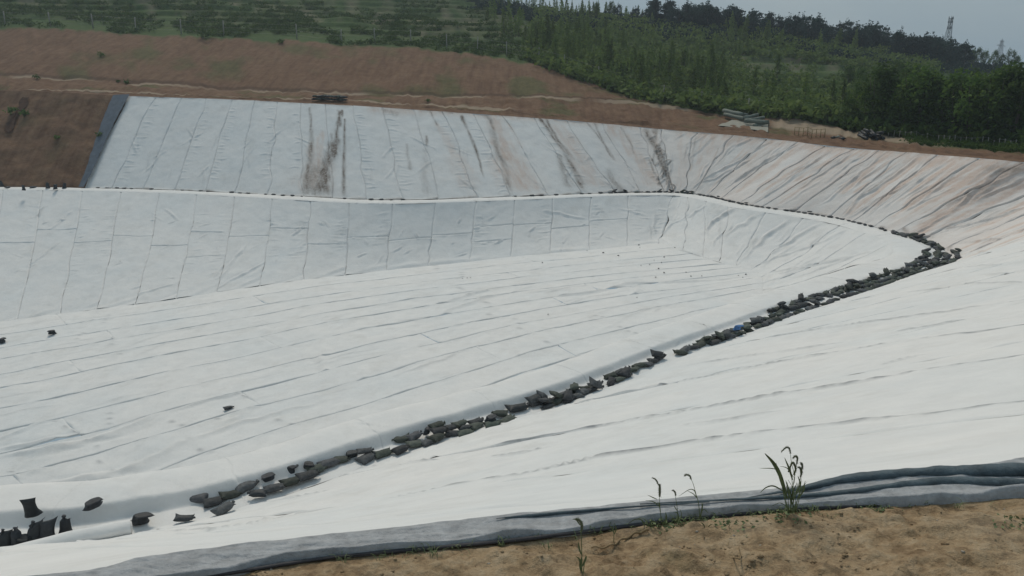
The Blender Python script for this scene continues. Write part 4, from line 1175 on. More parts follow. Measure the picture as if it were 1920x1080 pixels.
# long rows along the bench, bag by bag
LANE = {1: ['single row'], 2: ['near row', 'far row'], 3: ['near row', 'middle row', 'far row'], 4: ['outermost row', 'near row', 'middle row', 'inner row']}
def row_of_bags(t0, t1, lanes, spacing, label, group, gap=0.05, pile=0.25, mats=None, sc=(0.8, 1.0), zoff=0.0):
    tt = np.linspace(t0, t1, 400); pts = Bc(tt); L = np.concatenate([[0], np.cumsum(np.linalg.norm(np.diff(pts, axis=0), axis=1))])
    for li, off in enumerate(lanes):
        d = rng.uniform(0, spacing)
        while d < L[-1]:
            t = float(np.interp(d, L, tt)); d += spacing * rng.uniform(0.8, 1.15)
            if rng.random() < gap: continue
            frac = (d - spacing) / max(L[-1], 1e-3); third = 'left' if px_order(t0, t1, frac) < 0.34 else ('right' if px_order(t0, t1, frac) > 0.66 else 'middle')
            o = off + rng.uniform(-0.08, 0.08)
            P = Bc(np.array(t)) + inward(np.array(t)) * o
            dr = Bc(np.array(t + .3)) - Bc(np.array(t - .3)); yaw = math.atan2(dr[1], dr[0])
            z = ZB + 0.02 + max(0, -o) * 0.42 + zoff
            me_ = (mats or (LY + LYG))[rng.integers(len(mats or (LY + LYG)))]
            lab = label + (', ' + LANE[len(lanes)][li] if len(lanes) > 1 else '') + ', ' + third + ' part'
            bag(me_, (P[0], P[1], z), yaw + rng.uniform(-0.5, 0.5) + (math.pi if rng.random() < 0.5 else 0), lab, group, 0.94 * rng.uniform(*sc), (rng.uniform(-.3, .3), rng.uniform(-.3, .25)))
            if rng.random() < pile:
                bag(me_, (P[0] + rng.uniform(-.12, .12), P[1] + rng.uniform(-.12, .12), z + 0.17), yaw + rng.uniform(-0.9, 0.9), label + ', lying on top, ' + third + ' part', group, rng.uniform(*sc), (rng.uniform(-.5, .5), rng.uniform(-.5, .5)))
def px_order(t0, t1, f):
    a = proj(Bc(np.array([t0, t1])))[0]
    return f if a[1] > a[0] else 1 - f
tpx = lambda px, py: float(TK[0] + np.interp(np.argmin(np.hypot(*(np.array(proj(Bc(np.linspace(0, T_END, 3000)))) - np.array([[px], [py]])))), np.arange(3000), np.linspace(0, T_END, 3000)))
row_of_bags(tpx(1010, 775), tpx(1140, 733), (0.18, 0.52), 0.50, 'sandbag heaped right of the diamond shaped one', 'sandbags heaped in the trench below the centre', 0.04, 0.45)
row_of_bags(tpx(1140, 733), tpx(1190, 710), (0.2, 0.5), 0.5, 'sandbag where the centre heap narrows', 'sandbags where the heap narrows', 0.1, 0.4)
row_of_bags(tpx(1190, 710), tpx(1255, 682), (0.42,), 0.46, 'sandbag in single file left of the gap', 'single file sandbags left of the gap', 0.0, 0.3)
row_of_bags(tpx(1275, 678), tpx(1345, 648), (0.35,), 0.5, 'dark sandbag between gap and blue sack', 'thin row of sandbags right of the gap', 0.0, 0.25)
row_of_bags(tpx(1335, 655), tpx(1480, 600), (0.05, 0.50), 0.5, 'sandbag right of the blue sack', 'double row of sandbags right of the blue sack', 0.03, 0.3)
row_of_bags(tpx(1480, 600), tpx(1620, 547), (-0.05, 0.62, 1.02), 0.52, 'sandbag where rows part round white patches', 'sandbags of the widest stretch', 0.12, 0.15)
row_of_bags(tpx(1620, 547), tpx(1745, 500), (0.0, 0.45, 0.95), 0.52, 'sandbag in the dense run before the bend', 'sandbags leading up to the bend', 0.08, 0.2, LYG + LY[:2])
row_of_bags(tpx(1745, 500), tpx(1783, 470), (-0.3, 0.25, 0.8, 1.4), 0.5, 'sandbag heaped at the sharp bend', 'sandbags heaped at the bend', 0.0, 0.5)
row_of_bags(tpx(1775, 468), tpx(1670, 437), (0.1, 0.5), 0.62, 'sandbag just beyond the bend', 'sandbags just beyond the bend', 0.02, 0.15)
row_of_bags(tpx(1668, 436), tpx(1290, 363), (0.18,), 0.60, 'small dark bag in the thin line under the right hand slope', 'thin line of bags under the right slope', 0.12, 0.05, None, (0.55, 0.8))
row_of_bags(tpx(1300, 364), tpx(1120, 361), (0.15,), 0.6, 'small dark bag or clod heaped below the crumpled corner', 'bags below the crumpled corner', 0.1, 0.25, None, (0.6, 0.95))
row_of_bags(tpx(1110, 361), tpx(960, 368), (0.15,), 0.9, 'tiny dark bag in the broken line right of centre under the far slope', 'broken line of bags under the far slope', 0.45, 0.05, None, (0.5, 0.8))
row_of_bags(tpx(760, 375), tpx(160, 352), (0.12,), 1.0, 'tiny dark bag in the thin line under the left of the far slope', 'thin line of bags under the far slope at left', 0.35, 0.0, None, (0.45, 0.75))
_m = MB()
for v_, f_ in JOIN: _m.add(v_, f_)
link('bench_sandbags', _m.mesh('bench_sandbags', BAG), kind='stuff', label='thin dark line of tiny bags along the foot of the far upper slopes', cat='sandbags')
for x, y, k, lab in [(4, 346, 3, 'half hidden black bag at the left photo edge on the far bench'), (45, 354, 0, 'tallest upright black sack on the far bench at left'), (62, 349, 4, 'low black bag just right of the tallest far sack'),
                     (90, 350, 1, 'upright black sack in the middle of the far bench group'), (104, 352, 2, 'toppled black sack with neck out, right of the middle far one'), (121, 350, 3, 'rightmost upright black sack of the far bench group'), (15, 349, 4, 'low black bag second from the left edge on the far bench')]:
    me_ = (UP + LYB)[k] if k < 5 else LYB[0]
    bag(me_, at(x, y + 3, ZB + 0.05), rng.uniform(0, 3), lab, None, 0.95)
BLUE = simple_mat('blue_striped_plastic', (0.06, 0.16, 0.36), 0.5, 0.5, 14, 0.02, 10)
mb = bag_mesh('slumped', 77); mb.materials[0] = BLUE
bag(mb, at(1382, 618, ZB + 0.3), 0.4, 'bright blue plastic sack lying on top of the dark sandbags', None, 0.7)
bag(LYB[1], at(428, 765, -18.2) if False else floor.point(428, 765) + np.array([0, 0, 0.05]), 0.6, 'single dark bag lying on the floor fabric left of centre', None, 0.8)
bag(SL[0], floor.point(97, 628) + np.array([0, 0, 0.05]), 0.4, 'black bag lying on the floor near the far toe at left', None, 1.0)
bag(SL[1], floor.point(4, 643) + np.array([0, 0, 0.05]), 2.4, 'black bag on the floor cut by the left photo edge', None, 1.0)
# scraps of dark rubbish on the floor near the corner
SCRAP = simple_mat('dark_scrap', (0.04, 0.035, 0.03), 0.8, 0.3, 9)
sm_ = mesh_from('scrap', ico * np.array([0.12, 0.08, 0.05]) + np.array([0, 0, .04]), icf, SCRAP, False)
for x, y in [(1197, 458), (1199, 465), (1132, 474), (1265, 465), (1226, 489), (1246, 482), (1241, 494), (1234, 505), (1230, 521), (1245, 512), (1287, 512), (1295, 519), (1203, 498), (1028, 589), (1194, 558), (1016, 493), (1385, 516), (1393, 521), (1398, 515), (1316, 519), (868, 522), (876, 523), (882, 522), (1100, 471), (1159, 481), (1218, 496)]:
    link('scrap', sm_, None, 'small dark scrap of rubbish lying on the white floor fabric', 'scrap', 'scraps scattered on the pit floor', None, tuple(floor.point(x, y) + np.array([0, 0, 0.02])), (0, 0, rng.uniform(0, 6)), (rng.uniform(.45, 1.1),) * 3)

# rolled up geotextile lying along the trench at lower left
ROLL = Curve([0, 1, 2, 3], np.array([at(-160, 1075, ZB + 0.36), at(0, 1044, ZB + 0.34), at(130, 1012, ZB + 0.32), at(246, 988, ZB + 0.30)]))
rt = thing('fabric_roll', 'long white roll of geotextile lying before the black sacks at lower left', 'roll')
u = np.linspace(0, 3, 60); seg_n = 14
V = []
for i, uu_ in enumerate(u):
    c = ROLL(np.array(uu_)); d = ROLL(np.array(min(uu_ + .05, 3))) - ROLL(np.array(max(uu_ - .05, 0))); d /= np.linalg.norm(d)
    sd = np.array([d[1], -d[0], 0]); up = np.cross(sd, d)
    for k in range(seg_n):
        an = 2 * math.pi * k / seg_n; r_ = 0.19 * (1 + 0.10 * float(noise2(uu_ * 3, k * .6, 5)))
        V.append(c + sd * math.cos(an) * r_ * 1.15 + up * math.sin(an) * r_)
Fa = [(i * seg_n + k, i * seg_n + (k + 1) % seg_n, (i + 1) * seg_n + (k + 1) % seg_n, (i + 1) * seg_n + k) for i in range(59) for k in range(seg_n)]
link('rolled_sheet', mesh_from('rolled_sheet', np.array(V), Fa, FABRIC), rt)
core = MB(); e0 = ROLL(np.array(3.0)); dv = ROLL(np.array(3.0)) - ROLL(np.array(2.9)); dv /= np.linalg.norm(dv)
for rr in (0.14, 0.10, 0.06):
    core.tube([tuple(e0 - dv * 0.05), tuple(e0 + dv * (0.03 - rr * 0.1))], rr, 14)
link('roll_end', core.mesh('roll_end', FABRIC), rt)
fl2 = MB()
path = [at(-160, 1100, ZB + .35), at(0, 1066, ZB + .35), at(90, 1040, ZB + .35), at(180, 1016, ZB + .32)]
cvp = Curve([0, 1, 2, 3], np.array(path))
fl2.tube([tuple(cvp(np.array(q)) - np.array([0, 0, .08])) for q in np.linspace(0, 3, 40)], [0.10 * (1 - (q / 3) ** 3) + 0.01 for q in np.linspace(0, 3, 40)], 10)
link('loose_flap', fl2.mesh('loose_flap', FABRIC), rt)

# ------------------------------------------------------------------ vegetation
def leaf_mat(name, dark, mid, light, sc=1.2):
    m, nt, b = new_mat(name)
    n = noise_node(nt, sc, 5, 0.7)
    c = ramp(nt, n.outputs['Fac'], [(0.3, dark), (0.5, mid), (0.72, light)])
    oi = nd(nt, 'ShaderNodeObjectInfo'); hs = nd(nt, 'ShaderNodeHueSaturation')
    mr = nd(nt, 'ShaderNodeMapRange'); mr.inputs['To Min'].default_value = 0.65; mr.inputs['To Max'].default_value = 1.4
    nt.links.new(oi.outputs['Random'], mr.inputs['Value']); nt.links.new(mr.outputs[0], hs.inputs['Value'])
    nt.links.new(c, hs.inputs['Color']); nt.links.new(hs.outputs['Color'], b.inputs['Base Color'])
    tr = nd(nt, 'ShaderNodeBsdfTranslucent'); nt.links.new(hs.outputs['Color'], tr.inputs['Color'])
    mx = nd(nt, 'ShaderNodeMixShader'); mx.inputs[0].default_value = 0.4
    nt.links.new(b.outputs[0], mx.inputs[1]); nt.links.new(tr.outputs[0], mx.inputs[2])
    nt.links.new(mx.outputs[0], nt.nodes['Material Output'].inputs['Surface'])
    b.inputs['Roughness'].default_value = 0.8; b.inputs['Specular IOR Level'].default_value = 0.15
    return m
PINE_M = leaf_mat('pine_needles', (0.014, 0.030, 0.026), (0.022, 0.044, 0.036), (0.036, 0.064, 0.048))
POP_M = leaf_mat('sapling_leaves', (0.072, 0.115, 0.032), (0.125, 0.178, 0.048), (0.185, 0.228, 0.074))
GROVE_M = leaf_mat('grove_leaves', (0.034, 0.070, 0.016), (0.070, 0.120, 0.026), (0.125, 0.175, 0.042), 0.7)
BUSH_M = leaf_mat('shrub_leaves', (0.052, 0.090, 0.028), (0.095, 0.150, 0.044), (0.150, 0.195, 0.066), 0.5)
BARK = simple_mat('bark', (0.10, 0.085, 0.065), 0.9, 0.3, 8)

def leaves(C, size, r, flat=0.0):
    """leaf-sized quads with random turn at centres C"""
    n = len(C)
    a = r.normal(size=(n, 3)); a[:, 2] *= (1 - flat); a /= np.linalg.norm(a, axis=1, keepdims=True)
    b = np.cross(a, r.normal(size=(n, 3))); b /= np.linalg.norm(b, axis=1, keepdims=True)
    s = size * r.uniform(0.6, 1.3, (n, 1))
    V = np.stack([C - a * s * .5, C + b * s * .28, C + a * s * .5, C - b * s * .28], 1).reshape(-1, 3)
    return V, np.arange(4 * n).reshape(n, 4)

def crown_pts(kind, r):
    if kind == 'pine':
        H = 5.0; pts = []
        for k in range(30):
            h = r.uniform(0.25, 0.98); R_ = 1.35 * math.sqrt(max(0.02, 1 - ((h - 0.35) / 0.68) ** 2))
            an = r.uniform(0, 6.28); rr = R_ * math.sqrt(r.random())
            c = np.array([math.cos(an) * rr, math.sin(an) * rr, H * h])
            pts.append(c + r.normal(size=(22, 3)) * np.array([0.42, 0.42, 0.16]))
        c = np.array([r.uniform(-.3, .3), 0, H]); pts.append(c + r.normal(size=(30, 3)) * np.array([0.20, 0.20, 0.50]))
        return np.concatenate(pts), 0.30
    if kind == 'poplar':
        H = 5.0; pts = []
        for k in range(30):
            h = 0.15 + 0.83 * k / 29; R_ = 0.62 * math.sin(min(1, (1 - h) * 1.6 + 0.08) * math.pi / 2) * (0.8 + 0.4 * r.random())
            an = r.uniform(0, 6.28); c = np.array([math.cos(an) * R_ * .6, math.sin(an) * R_ * .6, H * h])
            pts.append(c + r.normal(size=(11, 3)) * np.array([R_ * .35, R_ * .35, 0.22]))
        return np.concatenate(pts), 0.24
    if kind == 'grove':
        H = 6.5; pts = []
        for k in range(34):
            an = r.uniform(0, 6.28); rr = 1.9 * math.sqrt(r.random()); h = r.uniform(0.28, 0.97)
            rr *= math.sin(min(1.0, (1.05 - h) * 1.8) * math.pi / 2)
            c = np.array([math.cos(an) * rr, math.sin(an) * rr, H * h])
            pts.append(c + r.normal(size=(32, 3)) * np.array([0.30, 0.30, 0.50]))
        return np.concatenate(pts), 0.26
    if kind == 'bush':
        pts = []
        for k in range(9):
            an = r.uniform(0, 6.28); rr = 0.6 * math.sqrt(r.random())
            c = np.array([math.cos(an) * rr, math.sin(an) * rr, r.uniform(0.2, 0.75)])
            pts.append(c + r.normal(size=(9, 3)) * np.array([0.2, 0.2, 0.15]))
        return np.concatenate(pts), 0.28

def trunk_mesh(kind, r):
    m = MB()
    if kind == 'pine': m.tube([(0, 0, -0.3), (0.03, 0, 2.4), (0, 0.02, 4.9)], [0.11, 0.07, 0.015], 6)
    elif kind == 'poplar': m.tube([(0, 0, -0.3), (0.02, 0, 2.4), (0, 0.02, 4.9)], [0.055, 0.035, 0.01], 5)
    else:
        for k in range(4):
            an = r.uniform(0, 6.28); x, y = math.cos(an), math.sin(an)
            m.tube([(x * .05, y * .05, -0.3), (x * .35, y * .35, 1.7), (x * .9, y * .9, 3.9), (x * 1.2, y * 1.2, 5.7)], [0.09, 0.065, 0.04, 0.012], 5)
    return m.mesh('trunk', BARK)

TREES = {}
for kind, mat, nvar in (('pine', PINE_M, 5), ('poplar', POP_M, 5), ('grove', GROVE_M, 6)):
    TREES[kind] = []
    for k in range(nvar):
        r = np.random.default_rng(100 + k * 7 + len(kind))
        C, sz = crown_pts(kind, r); V, Fa = leaves(C, sz * 1.5 if kind != 'grove' else sz * 1.6, r)
        TREES[kind].append((mesh_from('crown', V, Fa, mat, False), trunk_mesh(kind, r)))

def hill(x, w):
    P, _ = hill_pt(np.array([x]), np.array([w])); return P[0]
NAME = {'pine': 'pine_tree', 'poplar': 'poplar_sapling', 'grove': 'broadleaf_tree'}
def tree(kind, x, w, sc, label, group, sz=1.0):
    if group:
        lo, hi = {'pine': (1182, 1822), 'grove': (1585, 1920)}.get(kind, (925, 1225) if w > 4.99 else (900, 1620))
        f_ = (x - lo) / (hi - lo); label += ', ' + ('far left' if f_ < .2 else 'left' if f_ < .4 else 'middle' if f_ < .6 else 'right' if f_ < .8 else 'far right') + ' part'
        if w < 4.9: label += ', low down' if w < 3.3 else ', half way up' if w < 4.2 else ', high up'
    cr, tr = TREES[kind][rng.integers(len(TREES[kind]))]
    p = hill(x, w)
    t = thing(NAME[kind], label, 'tree', tuple(p), group, (rng.uniform(-.05, .05), rng.uniform(-.05, .05), rng.uniform(0, 6.28)))
    t.scale = (sc * rng.uniform(.85, 1.2), sc * rng.uniform(.85, 1.2), sc * sz)
    link('trunk', tr, t); link('crown', cr, t)
    return t

# dark pines along the ridge
for k in range(104):
    x = 1182 + 640 * (k + rng.uniform(-.5, .5)) / 103
    tree('pine', x, 4.99 + rng.uniform(-.02, .02), rng.uniform(0.5, 1.0) * np.interp(x, [1180, 1350, 1800], [0.6, 0.8, 0.74]), 'dark pine on the skyline ridge', 'pines along the ridge')
for k in range(120):
    x = rng.uniform(1210, 1810); w = rng.uniform(4.70, 4.97) if x > 1400 else rng.uniform(4.80, 4.97)
    tree('pine', x, w, rng.uniform(0.75, 1.05), 'dark pine just below the ridge', 'pines below the ridge')
# thin pointed trees on the skyline left of the pines
for k in range(46):
    x = 925 + 300 * (k + rng.uniform(-.4, .4)) / 45
    tree('poplar', x, 5.0, rng.uniform(0.45, 0.78), 'thin pointed tree on the skyline left of the dark pines', 'pointed trees on the skyline', 1.0)
tree('grove', 1117, 4.99, 0.52, 'round headed tree standing up on the skyline, left of a taller one', None)
tree('grove', 1146, 4.99, 0.62, 'taller open crowned tree on the skyline beside the round headed one', None)
tree('pine', 1158, 4.99, 0.7, 'dark pine just right of the open crowned tree on the skyline', None)
for x, s_, lab in [(1822, .55, 'small dark bush-like tree at the right end of the pine ridge'), (1832, .62, 'open twiggy tree right of the lattice tower, left one of the pair'), (1845, .55, 'open twiggy tree right of the lattice tower, right one of the pair'),
                   (1862, .6, 'dark tree left of the farther power pylon'), (1876, .5, 'tree hiding the foot of the farther power pylon'), (1893, .72, 'tallest dark tree right of the farther power pylon'), (1905, .5, 'low dark tree near the right edge of the skyline')]:
    tree('grove', x, 4.97, s_, lab, None)
# sapling wood on the slope
cnt = 0
for k in range(900):
    x = rng.uniform(900, 1620); w = rng.uniform(3.06, 4.85)
    if x < 1250 and w < 3.0 + max(0, (1180 - x)) / 900: continue
    if x > 1360 and 3.1 < w < 4.5 and rng.random() < 0.9: continue
    if noise2(x / 60, w * 2, 44) < -0.25 : continue
    tree('poplar', x, w, rng.uniform(0.6, 1.0), 'slender green sapling in the young wood', 'saplings in the young wood', rng.uniform(.8, 1.1)); cnt += 1
    if cnt >= 230: break
# grove at right, close to the pit
for k in range(64):
    x = 1585 + 480 * (k + rng.uniform(-.5, .5)) / 63
    w = 2.15 + 1.9 * rng.random() ** 1.4
    base_h = np.interp(x, [1585, 1660, 1800, 1920, 2050], [0.55, 0.82, 0.86, 0.92, 1.0])
    tree('grove', x, max(w, 2.4 if x < 1640 else 2.1), base_h * rng.uniform(0.75, 1.1), 'leafy upright tree in the right hand grove', 'trees of the right hand grove')
for x, w, lab in [(1640, 2.5, 'leafy tree at the left front of the right hand grove'), (1712, 2.25, 'pale stemmed leafy tree at the front of the grove behind the leaning fence post'), (1895, 2.1, 'tallest leafy tree at the right front of the grove'), (1850, 2.12, 'leafy tree at the grove front, left of the tallest one')]:
    tree('grove', x, w, 0.95, lab, None)

# shrubs and undergrowth
def scatter(name, N, fn, size, mat, seed, label, sizevar=(0.7, 1.4)):
    r = np.random.default_rng(seed)
    base, _ = crown_pts('bush', r)
    Vs = []; cnt = 0
    xs_, ws_ = [], []
    while len(xs_) < N:
        x, w = fn(r)
        if x is None: continue
        xs_.append(x); ws_.append(w)
    P, _ = hill_pt(np.array(xs_), np.array(ws_))
    for p in P:
        s = size * r.uniform(*sizevar)
        idx = r.integers(0, len(base), 34)
        C = base[idx] * s + p - np.array([0, 0, 0.08 * s])
        V, _f = leaves(C, 0.5 * s * 0.8, r); Vs.append(V)
    V = np.concatenate(Vs); Fa = np.arange(len(V)).reshape(-1, 4)
    link(name, mesh_from(name, V, Fa, mat, False), kind='stuff', label=label, cat='shrubs')
def f_terr(r):
    x = r.uniform(-300, 1080); w = r.uniform(3.03, 5.0)
    if noise2(x / 45, w * 7, 60) < -0.2: return None, None
    return x, w
scatter('terrace_shrubs', 5200, f_terr, 0.72, BUSH_M, 5, 'mixed low green shrubs covering the terraced hillside')
def f_mid(r):
    x = r.uniform(1000, 1750); w = r.uniform(2.95, 4.95)
    if x < 1200 and w < 3.0: return None, None
    if 1360 < x < 1660 and 3.15 < w < 4.4 and r.random() < 0.8: return None, None
    return x, w
scatter('wood_undergrowth', 3600, f_mid, 1.25, POP_M, 6, 'green undergrowth filling the wood on the middle slope', (0.7, 1.9))
def f_right(r): return r.uniform(1590, 2200), 1.9 + 2.9 * r.random() ** 1.2
scatter('grove_undergrowth', 1700, f_right, 1.1, GROVE_M, 7, 'dark undergrowth between the trees of the right hand grove', (0.6, 1.7))
def f_ridge(r): return r.uniform(880, 1900), r.uniform(4.5, 5.02)
scatter('ridge_undergrowth', 1300, f_ridge, 1.5, PINE_M, 8, 'dark low growth under the trees of the ridge', (0.6, 1.4))
def f_edge(r): return r.uniform(1700, 2200), r.uniform(1.15, 2.1)
scatter('edge_weeds', 700, f_edge, 0.5, GROVE_M, 9, 'low weeds along the pit edge in front of the grove', (0.4, 1.2))

def single_bush(x, w, s, label):
    r = np.random.default_rng(int(x * 7 + 3)); C, _ = crown_pts('bush', r); V, Fa = leaves(C * s, 0.4 * s, r)
    link('shrub', mesh_from('shrub', V * 0.7, Fa, BUSH_M, False), None, label, 'shrub', None, None, tuple(hill(x, w)))
for x, w, s, lab in [(190, 2.42, 1.0, 'lone small dark shrub on the bare brown slope at left'), (525, 2.93, 1.1, 'lone dark shrub near the top of the bare brown slope'), (70, 1.75, 0.9, 'low shrub below the pale track at far left'),
                     (235, 1.96, 0.9, 'reddish shrub beside the upper track, left one'), (222, 1.98, 0.6, 'tiny shrub left of the reddish one by the track'), (388, 2.98, 2.1, 'wide bush where the bare slope meets the terraces'),
                     (1028, 3.0, 1.2, 'small bush at the right upper edge of the bare slope'), (803, 1.2, 0.6, 'tiny dark shrub beside the lower pale track')]:
    single_bush(x, w, s, lab)
def slope_left_pt(px, py):
    g = SP[(TG > T_LEFT)].reshape(-1, 3); gx, gy = proj(g); return g[np.argmin((gx - px) ** 2 + (gy - py) ** 2)]
for x, y, s, lab in [(22, 214, .9, 'small dark bush on the bare slope at far left, left of a pair'), (44, 221, .9, 'small dark bush on the bare slope at far left, right of a pair'), (188, 258, .7, 'tiny bush beside the dark membrane strip'), (106, 260, .5, 'tiny tuft in the middle of the bare left slope')]:
    r = np.random.default_rng(x); C, _ = crown_pts('bush', r); V, Fa = leaves(C * s, 0.4 * s, r)
    link('shrub', mesh_from('shrub', V, Fa, BUSH_M, False), None, lab, 'shrub', None, None, tuple(slope_left_pt(x, y)))

# ------------------------------------------------------------------ fence on the hillside, towers
CONC = simple_mat('grey_concrete', (0.24, 0.23, 0.20), 0.9, 0.2, 5)
WIRE = simple_mat('dull_wire', (0.22, 0.22, 0.21), 0.6, 0.1, 5, metal=0.5)
fp = thing('wire_fence', 'wire fence on pale concrete posts along the top of the bare slope', 'fence')
posts = [(-60, 3.12), (10, 3.12), (95, 3.12), (175, 3.1), (255, 3.08), (340, 3.08), (420, 3.08), (557, 3.08), (640, 3.08), (703, 3.1), (770, 3.1), (838, 3.1), (895, 3.12), (950, 3.12), (1010, 3.12), (1058, 3.12), (1122, 3.12), (1182, 3.15), (1243, 3.1), (1315, 3.03), (1402, 3.03), (1516, 3.03), (1620, 3.03), (1728, 3.02), (1800, 3.0), (1870, 3.0), (1940, 3.0)]
pm = MB(); pm.box((0, 0, 0.9), (0.13, 0.13, 2.4)); post_me = pm.mesh('post', CONC, False)
tops = []
for x, w in posts:
    p = hill(x, w); k = np.clip(p[1] / 110, 0.45, 1.1)
    link('post', post_me, fp, loc=tuple(p), rot=(rng.uniform(-.04, .04), rng.uniform(-.05, .05), 0), scale=(k, k, k)); tops.append((p, k))
for h in (0.6, 1.2, 1.9):
    m = MB()
    for (p, k), (q, k2) in zip(tops[:-1], tops[1:]):
        m.tube([tuple(p + [0, 0, h * k]), tuple((p + q) / 2 + [0, 0, h * (k + k2) / 2 - 0.05]), tuple(q + [0, 0, h * k2])], 0.012, 3, False)
    link('wire', m.mesh('wire', WIRE), fp)
# low fence with white tops before the grove
lf = thing('post_fence', 'low line of short posts and wire between the grove and the pit edge', 'fence')
prev = None; wm = MB()
sm2 = MB(); sm2.box((0, 0, 0.3), (0.05, 0.05, 0.75)); small_post = sm2.mesh('post', CONC, False)
for k in range(30):
    x = 1655 + 300 * k / 29; p = hill(x, 1.75 + 0.02 * math.sin(k))
    link('post', small_post, lf, loc=tuple(p))
    if prev is not None: wm.tube([tuple(prev + [0, 0, .6]), tuple(p + [0, 0, .6])], 0.012, 3, False)
    prev = p
link('wire', wm.mesh('wire', WIRE), lf)

STEEL = simple_mat('galvanised_steel', (0.16, 0.18, 0.20), 0.6, 0.15, 3, metal=0.3)
def lattice(name, px, base_py, top_py, Y, wb, wt, label, arms, cat):
    pb = unp(px, base_py, Y=Y); H = float(unp(px, top_py, Y=Y)[2] - pb[2])
    t = thing(name, label, cat, tuple(pb), None, (0, math.radians(3.2), 0.5))
    cs = [(-1, -1), (1, -1), (1, 1), (-1, 1)]
    wd = lambda h: (wb + (wt - wb) * min(1, h / (H * 0.9)) ** 0.8) / 2
    for cx, cy in cs:
        m = MB(); m.tube([(cx * wd(H * f_), cy * wd(H * f_), H * f_) for f_ in (0, .3, .6, .9)], 0.10, 4); link('leg', m.mesh('leg', STEEL), t)
    m = MB(); n = 8
    for k in range(n):
        h0, h1 = H * .9 * k / n, H * .9 * (k + 1) / n
        for i in range(4):
            a, b = cs[i], cs[(i + 1) % 4]
            m.tube([(a[0] * wd(h0), a[1] * wd(h0), h0), (b[0] * wd(h1), b[1] * wd(h1), h1)], 0.045, 3, False)
            m.tube([(b[0] * wd(h0), b[1] * wd(h0), h0), (a[0] * wd(h1), a[1] * wd(h1), h1)], 0.045, 3, False)
            m.tube([(a[0] * wd(h1), a[1] * wd(h1), h1), (b[0] * wd(h1), b[1] * wd(h1), h1)], 0.05, 3, False)
    link('bracing', m.mesh('bracing', STEEL), t)
    m = MB(); m.tube([(0, 0, H * .88), (0, 0, H)], 0.09, 5); link('mast', m.mesh('mast', STEEL), t)
    for h, L in arms:
        m = MB()
        if cat == 'pylon':
            m.tube([(-L, 0, H * h), (L, 0, H * h)], 0.12, 4); m.tube([(-L, 0, H * h), (0, 0, H * h + 1.0)], 0.07, 4); m.tube([(L, 0, H * h), (0, 0, H * h + 1.0)], 0.07, 4)
            link('crossarm', m.mesh('crossarm', STEEL), t)
        else:
            m.tube([(L * math.cos(q), L * math.sin(q), H * h) for q in np.linspace(0, 6.28, 13)], 0.10, 4, False)
            for q in (0.3, 2.4, 4.5): m.box((L * math.cos(q), L * math.sin(q), H * h + 0.2), (0.25, 0.25, 1.1))
            link('antenna_platform', m.mesh('antenna_platform', STEEL), t)
    return t
lattice('lattice_tower', 1772, 100, 30, 300, 2.7, 0.8, 'slim lattice mast with antenna platforms rising behind the dark pines', [(0.93, 0.8), (0.84, 0.8), (0.68, 0.6)], 'mast')
lattice('power_pylon', 1872, 112, 72, 420, 3.2, 0.7, 'smaller distant power pylon with crossarms near the right edge', [(0.86, 2.2), (0.66, 4.0)], 'pylon')

# ------------------------------------------------------------------ materials stored on the rim at right
ROLLM = simple_mat('grey_green_roll', (0.14, 0.16, 0.135), 0.75, 0.25, 5)
DARKR = simple_mat('black_pipe', (0.02, 0.022, 0.025), 0.5, 0.2, 5)
TARP = simple_mat('pale_tarp', (0.27, 0.26, 0.215), 0.8, 0.12, 2)
def roll_obj(x0, y0, x1, y1, w0, w1, r_, lift, label, mat=ROLLM, name='fabric_roll', cat='roll'):
    a = hill(x0, w0) + [0, 0, lift]; b = hill(x1, w1) + [0, 0, lift]
    t = thing(name, label, cat, tuple(a)); d = b - a
    m = MB(); m.tube([tuple(d * q + [0, 0, 0.02 * math.sin(q * 9)]) for q in np.linspace(0, 1, 7)], [r_ * (1 + .06 * math.sin(i * 2.1)) for i in range(7)], 12); link('rolled_sheet', m.mesh('rolled_sheet', mat), t)
    dn = d / np.linalg.norm(d); m = MB()
    m.tube([tuple(-dn * 0.04), tuple(dn * 0.02)], r_ * 0.35, 8); link('core', m.mesh('core', DARKR), t)
rolls = [(1356, 0, 1392, 0, 1.72, 1.50, .22, 0.75, 'longest grey green roll on the top left of the heap'), (1358, 0, 1402, 0, 1.65, 1.38, .2, 0.42, 'roll lying just below the longest one in the heap'),
         (1362, 0, 1400, 0, 1.82, 1.62, .2, 0.6, 'roll at the back left of the heap'), (1393, 0, 1420, 0, 1.35, 1.72, .2, 0.55, 'roll slanting the other way in the middle of the heap'),
         (1403, 0, 1432, 0, 1.35, 1.65, .2, 0.35, 'second slanting roll right of the middle of the heap'), (1412, 0, 1441, 0, 1.22, 1.45, .2, 0.2, 'lowest roll at the right end of the heap'),
         (1396, 0, 1440, 0, 1.25, 1.32, .2, 0.5, 'roll lying across the right side of the heap')]
for q in rolls: roll_obj(*q)
tp = np.array([hill(1346, 1.05), hill(1440, 0.98), hill(1440, 1.5), hill(1372, 1.45)])
g = np.linspace(0, 1, 9); U, V_ = np.meshgrid(g, g, indexing='ij')
Pq = (1 - U)[..., None] * ((1 - V_)[..., None] * tp[0] + V_[..., None] * tp[3]) + U[..., None] * ((1 - V_)[..., None] * tp[1] + V_[..., None] * tp[2])
Pq[..., 2] += 0.16 + 0.10 * fbm(U * 4, V_ * 4, 3, 3)
link('tarp', mesh_from('tarp', Pq.reshape(-1, 3), grid_faces(9, 9), TARP), None, 'pale crumpled tarp spread under the heap of rolls', 'tarp')
RUST = simple_mat('yellow_brown_rail', (0.20, 0.16, 0.07), 0.7, 0.3, 5)
